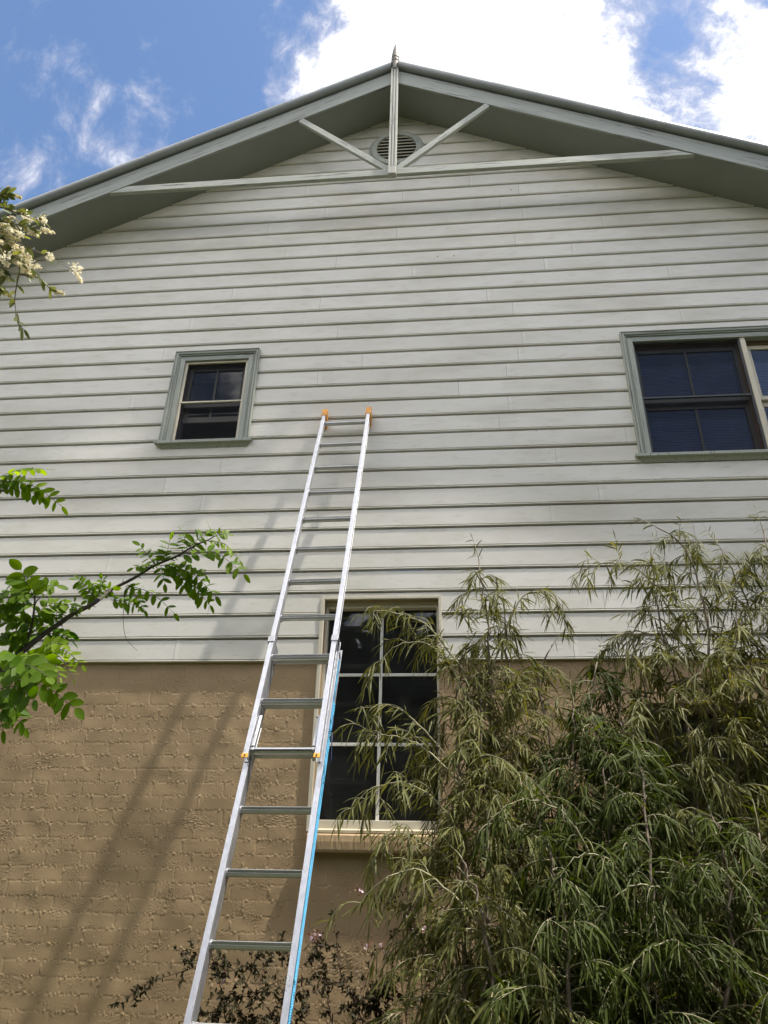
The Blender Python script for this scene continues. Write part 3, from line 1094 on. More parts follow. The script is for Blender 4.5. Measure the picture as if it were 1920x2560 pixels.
frame_boxes(b, w['x0'] + .028, w['x1'] - .028, 2.150, 2.62, .080, .104, .035, .035, .052, .035)
b.box(-2.090, -2.072, .083, .102, Z0 + 2.2, Z0 + 2.585)
b.build('lower_sash', M['sash_pale'], win)
pane(win, w['x0'] + .06, w['x1'] - .06, 2.20, 2.59, .092)

# wide upper window: left half screened, right half bare, pale blinds inside
w = RWN
win = casing(w, CAS, 'window', M['trim'])
win['label'] = 'wide double hung window at the right with pale blinds behind dark flyscreen'
sill_of(w, win)
MX0, MX1 = 2.380, 2.420
b = MB()
b.box(MX0, MX1, -.020, .10, Z0 + w['z0'], Z0 + w['z1'])
b.build('mullion', M['cream'], win, bevel=.003)
b = MB()
frame_boxes(b, w['x0'] + .001, MX0 - .001, w['z0'] + .012, w['z1'] - .001, -.010, .008, .016, .016, .010, .014)
b.box(w['x0'] + .015, MX0 - .015, -.0105, .007, Z0 + 2.158, Z0 + 2.174)
b.build('screen_frame', M['darkframe'], win, bevel=.002)
pane(win, w['x0'] + .012, MX0 - .012, w['z0'] + .015, w['z1'] - .012, .005, 'screen', 'flyscreen')
b = MB()
for (xa_, xb_) in ((w['x0'], MX0), (MX1, w['x1'])):
    frame_boxes(b, xa_ + .0005, xb_ - .0005, w['z0'], w['z1'], .03, .12, .020, .020, .020, .035)
b.build('window_frame', M['reveal'], win)
for (xa_, xb_) in ((w['x0'] + .02, MX0 - .02), (MX1 + .02, w['x1'] - .02)):
    xm = (xa_ + xb_) / 2
    b = MB()
    frame_boxes(b, xa_, xb_, 2.150, w['z1'] - .036, .045, .068, .030, .030, .035, .040)
    b.box(xm - .009, xm + .009, .048, .066, Z0 + 2.185, Z0 + w['z1'] - .076)
    b.build('upper_sash', M['sash'] if xa_ < 2 else M['cream'], win)
    pane(win, xa_ + .028, xb_ - .028, 2.18, w['z1'] - .07, .057)
    b = MB()
    frame_boxes(b, xa_, xb_, w['z0'] + .021, 2.149, .072, .095, .030, .030, .035, .048)
    b.box(xm - .009, xm + .009, .075, .093, Z0 + w['z0'] + .056, Z0 + 2.10)
    b.build('lower_sash', M['sash'] if xa_ < 2 else M['cream'], win)
    pane(win, xa_ + .028, xb_ - .028, w['z0'] + .05, 2.11, .084)
    b = MB()
    z = w['z0'] + .03
    while z < w['z1'] - .04:
        b.box(xa_ + .01, xb_ - .01, -.0125, .0125, -.0004, .0004, (np.array([0, .16, Z0 + z]), np.array([1., 0, 0]), np.array([0, .20, .98]), np.array([0, -.98, .20])))
        z += .0262
    b.build('blind', M['blind'], win)

# tall lower window of six panes
w = LWN
b = MB()
zt_w = Z0 + w['z1'] + .022
b.box(w['x0'] - .028, w['x0'], -.0215, .004, Z0 - .015, zt_w)
b.box(w['x1'], w['x1'] + .022, -.0215, .004, Z0 - .015, zt_w)
b.box(w['x0'] + .0005, w['x1'] - .0005, -.021, .004, zt_w - .0215, zt_w)
b.box(w['x0'] - .026, w['x0'] - .0005, -.012, .005, Z0 + w['z0'] + .01, Z0 + w['z0'] + 1.099)
win = b.build('window', M['cream'], house, bevel=.002)
win['label'] = 'tall six pane window with cream frame and brick sill'
b = MB()
frame_boxes(b, w['x0'] + .0005, w['x1'] - .0005, w['z0'] + .001, w['z1'] - .0005, .040, .118, .022, .016, .085, .046)
b.build('window_frame', M['cream'], win, bevel=.003)
b = MB()
b.prism([(-.012, .0), (-.012, .018), (.05, .034), (.09, .036), (.09, .0)], (w['x0'] + .001, 0, Z0 + w['z0'] + .003), (0, 1, 0), (0, 0, 1), (w['x1'] - w['x0'] - .002, 0, 0))
b.build('timber_sill', M['sill_tan'], win, bevel=.002)
b = MB()
xm = -.545
b.box(xm - .0105, xm + .0105, .086, .104, Z0 + w['z0'] + .086, Z0 + w['z1'] - .047)
for z in (-.072, -.548):
    b.box(w['x0'] + .023, w['x1'] - .017, .0865, .1035, Z0 + z - .0105, Z0 + z + .0105)
b.build('glazing_bar', M['white_bar'], win, bevel=.002)
pane(win, w['x0'] + .02, w['x1'] - .014, w['z0'] + .084, w['z1'] - .044, .095, 'glass_dark')

def brick_sill(w, win):
    b_ = MB()
    x0, x1 = w['x0'] - .012, w['x1'] + .012
    nx_, prof_ = 90, [(.03, .004), (-.035, -.004), (-.048, -.014), (-.052, -.05), (-.051, -.095), (-.046, -.110), (.012, -.112)]
    vs, fs, n = [], [], len(prof_)
    for i in range(nx_ + 1):
        x = x0 + (x1 - x0) * i / nx_
        jt = .003 * math.exp(-(((x - x0) % .115 - .0575) / .006) ** 2)
        for q, (y, z) in enumerate(prof_):
            e = random.gauss(0, .0003)
            vs.append((x, y + (jt + e if y < 0 else 0), Z0 + w['z0'] + z + e))
    for i in range(nx_):
        for q in range(n - 1):
            fs.append((i * n + q, i * n + q + 1, (i + 1) * n + q + 1, (i + 1) * n + q))
    fs += [tuple(range(n)), tuple(nx_ * n + q for q in range(n - 1, -1, -1))]
    b_.add(vs, fs)
    return b_.build('brick_sill', M['brick'], win, smooth=False)


brick_sill(LWN, win)
# window behind the shrubs
w = HWN
b = MB()
frame_boxes(b, w['x0'] + .0005, w['x1'] - .0005, w['z0'] + .001, w['z1'] - .0005, .040, .118, .03, .03, .06, .05)
win = b.build('window', M['reveal'], house, bevel=.003)
win['label'] = 'brown framed lower window half hidden by the shrubs'
pane(win, w['x0'] + .025, w['x1'] - .025, w['z0'] + .055, w['z1'] - .045, .095)
brick_sill(HWN, win)

# ------------------------------------------------------------------ extension ladder
LT = np.array([-1.03856, -.094365, 1.986541 + Z0])
LU = np.array([.008698, .365266, .930862])
LR = np.array([.99976, -.021882, -.000755])
LN = np.array([-.020094, -.930646, .365369])
SP = .305111
foot = LT - LU * ((LT[2]) / LU[2])
ladder = thing('extension_ladder', 'aluminium extension ladder with blue rope leaning against the house wall', 'ladder', tuple(foot))


def lfr(r, u, n):
    return LT + LR * r + LU * u + LN * n


FR = (LT, LR, LU, LN)


def rail(r_in, side, n_front, n_back, fl, u0, u1, name, web=.0028, lips=True):
    """C channel, open away from the rungs"""
    b_ = MB()
    s_ = side
    pts = [(0, n_front), (s_ * fl, n_front), (s_ * fl, n_front - .006), (s_ * (fl - .0025), n_front - .006), (s_ * (fl - .0025), n_front - .003), (s_ * web, n_front - .003)]
    nm = (n_front + n_back) / 2
    pts += [(s_ * web, nm + .010), (s_ * (web + .003), nm + .008), (s_ * (web + .003), nm - .008), (s_ * web, nm - .010)]
    pts += [(s_ * web, n_back + .003), (s_ * (fl - .0025), n_back + .003), (s_ * (fl - .0025), n_back + .006), (s_ * fl, n_back + .006), (s_ * fl, n_back), (0, n_back)]
    # shallow ridges on the inner face
    pts += [(0, n_back + .014), (-s_ * .0012, n_back + .016), (-s_ * .0012, n_back + .020), (0, n_back + .022), (0, n_front - .020), (-s_ * .0012, n_front - .018),
            (-s_ * .0012, n_front - .014), (0, n_front - .012)]
    pts = [(p[0] + r_in, p[1]) for p in pts]
    b_.prism(pts, LT + LU * u0, LR, LN, LU * (u1 - u0))
    return b_.build(name, M['alu'], ladder, bevel=.0006)


def rung(r0, r1, u, n, name='rung', big=False):
    """ribbed D rung, tread level when the ladder leans"""
    b_ = MB()
    # local section axes: h = horizontal towards the climber, v = up
    hv = np.array([0, -1., 0])
    vv = np.array([0, 0, 1.])
    c_ = LT + LU * u + LN * n
    sec = [(.016, .000), (.0165, -.003), (.013, -.0055), (.0125, -.014), (.0138, -.015), (.0138, -.017), (.0125, -.018), (.010, -.026), (.004, -.0315), (-.004, -.0325), (-.012, -.029), (-.017, -.020),
           (-.018, -.006), (-.0165, .000), (-.012, .0), (-.0115, .0012), (-.0085, .0012), (-.008, 0), (-.002, 0), (-.0015, .0012), (.0015, .0012), (.002, 0), (.008, 0), (.0085, .0012), (.0115, .0012), (.012, 0)]
    sec = [(a - .016, q + .001) for a, q in sec]
    b_.prism(sec, c_ + LR * r0, hv, vv, LR * (r1 - r0))
    o = b_.build(name, M['alu_rung'], ladder, bevel=.0005)
    # swaged collars at both ends
    for (rr, dr) in ((r0, .006), (r1, -.006)):
        cb = MB()
        pts = []
        for k in range(14):
            a = 2 * math.pi * k / 14
            pts.append((-.017 + .0235 * math.cos(a), -.015 + .0225 * math.sin(a)))
        cb.prism(pts, c_ + LR * rr, hv, vv, LR * dr)
        cb.build('rung_collar', M['alu_dull'], o)
    return o


FW, BWD = .3396, .3515
UF0, UF1 = -SP * 10.20, .085
UB1, UB0 = -SP * 7.63, -LT[2] / LU[2] + .02
rail(0, -1, .020, -.030, .026, UF0, UF1, 'fly_rail')
rail(FW, 1, .020, -.030, .026, UF0, UF1, 'fly_rail')
rail(-.002, -1, -.0315, -.105, .028, UB0, UB1, 'base_rail')
rail(-.002 + BWD + .004, 1, -.0315, -.105, .028, UB0, UB1, 'base_rail')
for i in range(0, 11):
    rung(0.0, FW, -SP * i, 0.0)
PH = 10.949 - 11
i = 8
while -SP * (i + PH) > UB0 + .1:
    rung(-.002, -.002 + BWD + .004, -SP * (i + PH), -.052)
    i += 1
# orange wall pads at the top
for r_ in (0.0, FW):
    s_ = -1 if r_ == 0 else 1
    b = MB()
    poly = [(.060, .0245), (.150, .0245), (.156, .012), (.112, -.0385), (.060, -.060), (.010, -.0790), (-.004, -.066), (.050, .002)]
    ra, rb = (r_ - .034, r_ + .010) if s_ < 0 else (r_ - .010, r_ + .034)
    b.prism(poly, LT + LR * ra, LU, LN, LR * (rb - ra))
    b.build('wall_pad', M['orange'], ladder, bevel=.004)
# guide brackets round the fly rails at the head of the base section
for r_ in (0.0, FW):
    s_ = -1 if r_ == 0 else 1
    b = MB()
    lo_, hi_ = -SP * 7.74, -SP * 7.60
    a0, a1 = sorted((r_ - s_ * .004, r_ + s_ * .036))
    b.box(a0, a1, lo_, hi_, .0208, .0245, FR)
    o0, o1 = sorted((r_ + s_ * .0325, r_ + s_ * .036))
    b.box(o0, o1, lo_, hi_, -.034, .0207, FR)
    b.build('guide_bracket', M['alu_dull'], ladder, bevel=.0015)
# slotted pulley arm on the right bracket
b = MB()
q0 = lfr(FW + .0385, -SP * 7.66, .018)
q1 = lfr(FW + .0385, -SP * 7.95, -.100)
d = (q1 - q0) / np.linalg.norm(q1 - q0)
nn_ = np.cross(LR, d)
b.box(0, np.linalg.norm(q1 - q0), -.009, .009, -.0018, .0018, (q0, d, nn_, LR))
arm = b.build('pulley_arm', M['steel_dark'], ladder, bevel=.001)
for t in (.25, .5, .75):
    b = MB()
    c_ = q0 + (q1 - q0) * t + LR * .002
    pts = [(.004 * math.cos(a), .004 * math.sin(a)) for a in np.linspace(0, 2 * math.pi, 10, endpoint=False)]
    b.prism(pts, c_, d, nn_, LR * .002)
    b.build('rivet', M['alu'], arm)
# pulley wheel
b = MB()
wc = lfr(BWD + .016, -SP * 7.98, -.070)
pts = [(.026 * math.cos(a), .026 * math.sin(a)) for a in np.linspace(0, 2 * math.pi, 24, endpoint=False)]
b.prism(pts, wc - LR * .005, LU, LN, LR * .010)
b.build('pulley', M['steel_dark'], ladder, bevel=.002)
# yellow feet of the fly rails, each with a rivet
for r_ in (0.0, FW):
    s_ = -1 if r_ == 0 else 1
    b = MB()
    a0, a1 = sorted((r_ - s_ * .003, r_ + s_ * .030))
    b.box(a0, a1, -SP * 10.225, -SP * 10.145, .0203, .0255, FR)
    yc = b.build('rail_end_cap', M['yellow'], ladder, bevel=.0015)
    b = MB()
    pts = [(.0045 * math.cos(a), .0045 * math.sin(a)) for a in np.linspace(0, 2 * math.pi, 12, endpoint=False)]
    b.prism(pts, lfr(r_ + s_ * .013, -SP * 10.185, .0266), LR, LU, LN * .003)
    b.build('rivet', M['steel_dark'], yc)
# rung locks: a swinging hook beside each rail
for r_ in (.012, FW - .012):
    b = MB()
    b.bar(lfr(r_, -SP * 9.32, -.022), lfr(r_, -SP * 10.06, .004), .016, .020, up=LN)
    b.bar(lfr(r_, -SP * 9.50, -.050), lfr(r_, -SP * 10.10, -.030), .014, .010, up=LN)
    b.bar(lfr(r_, -SP * 9.96, .010), lfr(r_, -SP * 10.14, -.046), .015, .022, up=LN)
    b.build('rung_lock', M['alu_dull'], ladder, bevel=.002)
    b = MB()
    b.bar(lfr(r_ - .016, -SP * 9.36, -.016), lfr(r_ + .016, -SP * 9.36, -.016), .007, .007)
    b.build('lock_pivot', M['steel_dark'], ladder)
b = MB()
b.bar(lfr(.016, -SP * 10.02, .0045), lfr(FW - .016, -SP * 10.02, .0045), .010, .007, up=LN)
b.build('lock_bar', M['alu'], ladder, bevel=.001)


# rope: two falls in the channel of the right rail, each of three twisted strands
def rope(path, R=.0058, pitch=.030, name='rope', parent=ladder, mat=None):
    path = np.array(path, float)
    seg = np.linalg.norm(np.diff(path, axis=0), axis=1)
    s_ = np.concatenate([[0], np.cumsum(seg)])
    L_ = s_[-1]
    n = int(L_ / pitch * 7)
    t = np.linspace(0, L_, n)
    pts = np.stack([np.interp(t, s_, path[:, k]) for k in range(3)], 1)
    tan = np.gradient(pts, axis=0)
    tan /= np.linalg.norm(tan, axis=1)[:, None]
    sx = np.cross(tan, LN)
    sx /= np.linalg.norm(sx, axis=1)[:, None]
    sy = np.cross(tan, sx)
    b_ = MB()
    for k in range(3):
        a = 2 * math.pi * (t / pitch + k / 3)
        q = pts + (R * .5) * (np.cos(a)[:, None] * sx + np.sin(a)[:, None] * sy)
        b_.tube(q, R * .56, sides=6)
    return b_.build(name, mat or M['rope'], parent, smooth=True, recalc=False)


RX = BWD + .0225
u0, u1 = -SP * 8.0, UB0 + .9
sway = lambda u, a, ph: a * math.sin((u + ph) * 2.1)
us = np.linspace(u0, u1, 24)
rope([lfr(RX + .006 + sway(u, .0015, 0), u, -.056 - .004 * (1 - math.exp((u - u0) * 4)) + sway(u, .002, .4)) for u in us])
us = np.linspace(-SP * 8.9, u1, 22)
rope([lfr(RX + .006 + sway(u, .0015, .8), u, -.090 + .010 * (1 - math.exp((u - us[0]) * 3)) + sway(u, .002, 1.1)) for u in us])
b = MB()
kc = lfr(RX + .010, -SP * 9.55, -.070)
tt = np.linspace(0, 4 * math.pi, 50)
b.tube([kc + LU * (.012 * (t / 6.28 - 1)) + LN * .017 * math.cos(t) + LR * .009 * math.sin(t) for t in tt], .0028, sides=6)
b.tube([kc + LR * .010, kc + LR * .014 - LU * .06 - LN * .01, kc + LR * .016 - LU * .13 - LN * .035, kc + LR * .012 - LU * .17 - LN * .04], .0026, sides=6)
b.tube([kc + LR * .010, kc + LR * .012 + LU * .04 + LN * .02, kc + LR * .010 + LU * .09 + LN * .03], .0026, sides=6)
b.build('rope_knot', M['rope_tie'], ladder, smooth=True)
for r_ in (-.016, BWD + .016):
    b = MB()
    b.box(r_ - .03, r_ + .03, UB0 - .02, UB0 + .07, -.112, -.026, FR)
    b.build('rubber_foot', M['steel_dark'], ladder, bevel=.006)
#PLANTS
# ------------------------------------------------------------------ plants


def norm(a):
    return a / (np.linalg.norm(a, axis=-1, keepdims=True) + 1e-12)


def leaves(name, P, D, Nn, L, Wd, curve, mat, parent, tint, shape, fold=0.25, down=(0, 0, -1)):
    """leaf blades: P base, D direction, Nn normal, L length, Wd width; curve bends the tip downwards"""
    P, D, Nn = map(lambda a: np.asarray(a, float), (P, D, Nn))
    L, Wd, curve, tint = map(lambda a: np.asarray(a, float), (L, Wd, curve, tint))
    D = norm(D)
    S = norm(np.cross(D, Nn))
    Nn = norm(np.cross(S, D))
    K = len(shape)
    n = len(P)
    V = np.zeros((n, K, 3, 3))
    dn = np.array(down, float)
    for k, (t, w) in enumerate(shape):
        c = P + D * (L * t)[:, None] + dn * (curve * L * t * t)[:, None]
        hw = (Wd * 0.5 * w)[:, None]
        V[:, k, 0] = c + S * hw + Nn * hw * fold
        V[:, k, 1] = c
        V[:, k, 2] = c - S * hw + Nn * hw * fold
    base = (np.arange(n) * K * 3)[:, None]
    F = []
    for k in range(K - 1):
        for s in range(2):
            F.append(np.stack([base[:, 0] + k * 3 + s, base[:, 0] + k * 3 + s + 1, base[:, 0] + (k + 1) * 3 + s + 1, base[:, 0] + (k + 1) * 3 + s], -1))
    F = np.concatenate(F)
    return np_mesh(name, V.reshape(-1, 3), F, mat, parent, np.repeat(tint, K * 3))


LANCE = [(0, .10), (.12, .55), (.35, 1.0), (.65, .85), (.87, .42), (1, .03)]
OVAL = [(0, .12), (.14, .70), (.38, 1.0), (.65, .95), (.87, .58), (1, .10)]
SMALL = [(0, .2), (.3, 1.0), (.65, .75), (1, .05)]


def smooth_path(pts, n):
    """Catmull-Rom through pts"""
    p = np.array(pts, float)
    p = np.vstack([2 * p[0] - p[1], p, 2 * p[-1] - p[-2]])
    out = []
    m = len(p) - 3
    for i in range(n):
        u = i / (n - 1) * m
        k = min(int(u), m - 1)
        t = u - k
        a, b, c, d = p[k:k + 4]
        out.append(0.5 * (2 * b + (c - a) * t + (2 * a - 5 * b + 4 * c - d) * t * t + (3 * b - a - 3 * c + d) * t ** 3))
    return np.array(out)


def grow(start, d, L, n, droop, jit, r):
    """a twig: starts along d, sags under its own weight"""
    pts = [np.array(start, float)]
    d = np.array(d, float)
    d /= np.linalg.norm(d)
    for i in range(n):
        d = d + np.array([0, 0, -droop / n]) + r.normal(0, jit, 3)
        d /= np.linalg.norm(d)
        pts.append(pts[-1] + d * L / n)
    return np.array(pts)


class Foliage:
    def __init__(self):
        self.P, self.D, self.N, self.L, self.W, self.C, self.T = [], [], [], [], [], [], []

    def put(self, p, d, n, l, w, c, t):
        self.P.append(p)
        self.D.append(d)
        self.N.append(n)
        self.L.append(l)
        self.W.append(w)
        self.C.append(c)
        self.T.append(t)

    def build(self, name, mat, parent, shape, fold=.25):
        return leaves(name, self.P, self.D, self.N, self.L, self.W, self.C, M[mat], parent, np.clip(self.T, 0, 1), shape, fold)


# ---- weeping narrow-leaved shrubs on the right
def leaf_twig(fo, pts, r, lmin, lmax, step, young, t0=0.08):
    seg = np.linalg.norm(np.diff(pts, axis=0), axis=1)
    s = np.concatenate([[0], np.cumsum(seg)])
    L = s[-1]
    side = 1
    off = r.normal(0, .17)
    u = L * t0
    while u < L:
        p = np.array([np.interp(u, s, pts[:, k]) for k in range(3)])
        q = np.array([np.interp(min(L, u + .01), s, pts[:, k]) for k in range(3)])
        o = np.array([np.interp(max(0, u - .01), s, pts[:, k]) for k in range(3)])
        d = q - o
        d /= np.linalg.norm(d) + 1e-9
        lat = np.cross(d, r.normal(0, 1, 3) * .5 + np.array([0, -.35, 1.0]))
        lat /= np.linalg.norm(lat) + 1e-9
        dirn = d * r.uniform(.35, .9) + lat * side * r.uniform(.35, .8) + np.array([0, 0, -1]) * r.uniform(.0, .75) + r.normal(0, .14, 3)
        ll = r.uniform(lmin, lmax) * (0.6 + .4 * math.sin(math.pi * min(1, .15 + .8 * u / L)))
        nn = np.array([0, -.25, 1.0]) + r.normal(0, .55, 3)
        tnt = .30 + off + .36 * young * (u / L) + r.normal(0, .13)
        if r.random() < .02:
            tnt = 1.0
        fo.put(p, dirn, nn, ll, ll * r.uniform(.075, .115), r.uniform(.08, .5), tnt)
        side = -side
        u += step * r.uniform(.7, 1.35)
    dirn = pts[-1] - pts[-2]
    fo.put(pts[-1], dirn, np.array([0, -.3, 1.]) + r.normal(0, .4, 3), lmax * .7, lmax * .05, .2, .7)


def wattle(seed, label, stems, arms, dens=1.15, lat_len=(.22, .50), leafmat='wattle'):
    r = np.random.default_rng(seed)
    base = stems[0][0]
    root = thing('weeping_shrub', label, 'shrub', (base[0], base[1], 0), 'weeping narrow-leaved shrubs against the wall')
    bark, twig, fo = MB(), MB(), Foliage()
    for path in stems:
        pts = smooth_path(path, 40)
        pts[1:-1] += r.normal(0, .006, (38, 3))
        bark.tube(pts, .016, .0035, 7)
        seg = np.linalg.norm(np.diff(pts, axis=0), axis=1)
        s = np.concatenate([[0], np.cumsum(seg)])
        L = s[-1]
        u = L * .06
        az = r.uniform(0, 6.28)
        while u < L * .985:
            t = u / L
            p = np.array([np.interp(u, s, pts[:, k]) for k in range(3)])
            az += 2.4 + r.normal(0, .4)
            el = r.uniform(.25, .95)
            d = np.array([math.cos(az) * math.cos(el) * 1.1, math.sin(az) * math.cos(el) * .8, math.sin(el)])
            ll = r.uniform(*lat_len) * (1.0 if t < .55 else 1.0 - .62 * (t - .55) / .45)
            tw = grow(p, d, ll, 9, r.uniform(.9, 1.9), .05, r)
            if tw[:, 1].max() > -.10:
                tw[:, 1] = np.minimum(tw[:, 1], -.10 - .04 * r.random())
            twig.tube(tw, .0036, .0010, 5)
            leaf_twig(fo, tw, r, .075, .135, .0145 / dens, .5 + .5 * t)
            for _ in range(r.integers(2, 5)):
                k = r.integers(2, 8)
                d2 = (tw[k + 1] - tw[k]) * 14 + r.normal(0, .55, 3) + np.array([0, -.1, .15])
                t2 = grow(tw[k], d2, ll * r.uniform(.25, .55), 6, r.uniform(.8, 1.8), .07, r)
                t2[:, 1] = np.minimum(t2[:, 1], -.09)
                twig.tube(t2, .0021, .0008, 4)
                leaf_twig(fo, t2, r, .065, .12, .0155 / dens, .8)
            u += r.uniform(.036, .070) / dens
        # tip
        tw = grow(pts[-1], pts[-1] - pts[-3], .16, 6, .5, .08, r)
        twig.tube(tw, .003, .001, 5)
        leaf_twig(fo, tw, r, .06, .10, .013, 1.0)
    for path in arms:                       # long arching side branches that reach out of the crown
        pts = smooth_path(path, 22)
        pts[1:-1] += r.normal(0, .004, (20, 3))
        twig.tube(pts, .0060, .0014, 6)
        leaf_twig(fo, pts, r, .07, .12, .020, .6, .35)
        for k in range(4, 22):
            if r.random() < .25:
                continue
            d2 = (pts[min(21, k + 1)] - pts[k - 1]) * 8 + r.normal(0, .5, 3) + np.array([0, -.1, .1])
            t2 = grow(pts[k], d2, r.uniform(.07, .19), 6, r.uniform(1.0, 2.0), .07, r)
            t2[:, 1] = np.minimum(t2[:, 1], -.09)
            twig.tube(t2, .0020, .0008, 4)
            leaf_twig(fo, t2, r, .065, .12, .0150, .8)
    bark.build('trunk', M['wattle_bark'], root, smooth=True, recalc=False)
    twig.build('branches', M['twig_pale'], root, smooth=True, recalc=False)
    fo.build('foliage', leafmat, root, LANCE)
    return root, len(fo.P)


K_ = 1920 / 1659.0


def pth(*pts):
    """measured points (display x, y, depth Y)"""
    return [at(x * K_, y * K_, Y) for x, y, Y in pts]


def foot_of(p, dz=0.0):
    return np.array([p[0], p[1], dz])


def stem(*pts):
    q = pth(*pts)
    f = q[0].copy()
    return [np.array([f[0] + .02, f[1], 0.0]), np.array([f[0] + .01, f[1], f[2] * .55])] + q


wattle(21, 'leftmost weeping olive-leaved shrub, its arching branches crossing the tall lower window',
       [stem((1130, 2260, -1.10), (1095, 1900, -1.05), (1062, 1600, -1.0), (1058, 1400, -.95), (1035, 1215, -.92)),
        stem((1090, 2280, -1.20), (1120, 1900, -1.05), (1110, 1640, -.98), (1105, 1500, -.95), (1090, 1330, -.95)),
        stem((1020, 2330, -1.4), (1050, 2100, -1.3), (1055, 1850, -1.2), (1040, 1620, -1.1), (1035, 1470, -1.0)),
        stem((1010, 2290, -1.30), (1000, 2000, -1.2), (1000, 1760, -1.1), (985, 1540, -1.0), (1005, 1400, -.98)),
        stem((1190, 2250, -1.0), (1215, 1900, -.90), (1195, 1640, -.85), (1165, 1470, -.8), (1190, 1400, -.8)),
        stem((1085, 2330, -1.6), (1065, 2120, -1.55), (1035, 1960, -1.5), (1000, 1860, -1.45))],
       [pth((1030, 1490, -1.0), (930, 1360, -1.0), (840, 1320, -1.0), (765, 1330, -1.0)),
        pth((1040, 1560, -1.05), (950, 1410, -1.05), (870, 1390, -1.05), (800, 1450, -1.05)),
        pth((1020, 1720, -1.1), (930, 1590, -1.12), (850, 1525, -1.15), (775, 1530, -1.15)),
        pth((1000, 1700, -1.2), (920, 1620, -1.2), (850, 1590, -1.2), (790, 1580, -1.2)),
        pth((1010, 1820, -1.2), (930, 1720, -1.25), (850, 1690, -1.3), (765, 1745, -1.3)),
        pth((1020, 1900, -1.3), (930, 1830, -1.3), (860, 1800, -1.35), (800, 1860, -1.35)),
        pth((1040, 2000, -1.5), (930, 1890, -1.5), (850, 1890, -1.55), (765, 1960, -1.55)),
        pth((1060, 1450, -.98), (1120, 1300, -.95), (1180, 1280, -.95), (1220, 1330, -.95))])
wattle(22, 'tallest weeping olive-leaved shrub, dark stem reaching almost to the wide upper window',
       [stem((1590, 2250, -1.0), (1560, 1900, -.95), (1545, 1600, -.9), (1530, 1380, -.85), (1490, 1200, -.82), (1420, 1140, -.80)),
        stem((1430, 2260, -1.2), (1500, 1950, -1.1), (1500, 1700, -1.0), (1470, 1500, -.95), (1425, 1330, -.9), (1405, 1200, -.88)),
        stem((1480, 2260, -1.1), (1470, 1950, -1.05), (1440, 1700, -1.0), (1400, 1520, -.95), (1370, 1400, -.92)),
        stem((1620, 2200, -1.1), (1600, 1800, -1.0), (1590, 1560, -.95), (1590, 1330, -.9)),
        stem((1700, 2250, -.95), (1680, 1900, -.9), (1655, 1550, -.85), (1620, 1330, -.8), (1560, 1190, -.8)),
        stem((1800, 2200, -1.0), (1760, 1800, -.95), (1720, 1450, -.9), (1650, 1150, -.85))],
       [pth((1500, 1400, -.9), (1400, 1250, -.9), (1320, 1215, -.9), (1250, 1235, -.9)),
        pth((1530, 1500, -.9), (1430, 1380, -.9), (1340, 1370, -.9), (1290, 1420, -.9)),
        pth((1540, 1420, -.85), (1600, 1240, -.85), (1640, 1200, -.85), (1680, 1230, -.85)),
        pth((1650, 1500, -1.2), (1590, 1420, -1.25), (1540, 1410, -1.3), (1500, 1470, -1.3))])
wattle(23, 'shorter weeping shrub filling the gap between the two taller weeping shrubs',
       [stem((1300, 2300, -1.4), (1320, 2000, -1.3), (1310, 1720, -1.2), (1280, 1540, -1.1)),
        stem((1200, 2300, -1.2), (1230, 1950, -1.1), (1260, 1650, -1.0), (1290, 1430, -.92)),
        stem((1300, 2320, -1.2), (1340, 1950, -1.05), (1350, 1650, -.95), (1330, 1450, -.9)),
        stem((1250, 2300, -1.3), (1260, 2000, -1.2), (1240, 1720, -1.1), (1240, 1530, -1.05)),
        stem((1350, 2300, -1.3), (1370, 2000, -1.2), (1370, 1720, -1.1), (1340, 1560, -1.05)),
        stem((1400, 2320, -1.6), (1410, 2050, -1.5), (1400, 1800, -1.4), (1370, 1610, -1.3)),
        stem((1240, 2350, -1.7), (1230, 2100, -1.65), (1200, 1900, -1.6), (1160, 1760, -1.55))],
       [pth((1300, 1900, -1.5), (1220, 1760, -1.55), (1120, 1730, -1.6), (1040, 1800, -1.6)),
        pth((1400, 2000, -1.5), (1330, 1870, -1.6), (1250, 1850, -1.65), (1180, 1930, -1.65)),
        pth((1500, 2050, -1.5), (1420, 1920, -1.6), (1340, 1930, -1.65), (1280, 2010, -1.65))], leafmat='wattle_shaded')
wattle(24, 'lowest weeping shrub at the bottom right, deep green leaves with shade in their colour',
       [stem((1560, 2330, -1.5), (1580, 2080, -1.45), (1570, 1880, -1.4), (1530, 1740, -1.38)),
        stem((1450, 2380, -1.6), (1430, 2200, -1.55), (1390, 2060, -1.5)),
        stem((1660, 2330, -1.4), (1660, 2050, -1.38), (1640, 1800, -1.35))],
       [pth((1560, 2160, -1.6), (1470, 2040, -1.65), (1400, 2050, -1.7), (1330, 2110, -1.7)),
        pth((1640, 2000, -1.5), (1560, 1880, -1.6), (1480, 1880, -1.6), (1420, 1960, -1.6))], leafmat='wattle_shaded')


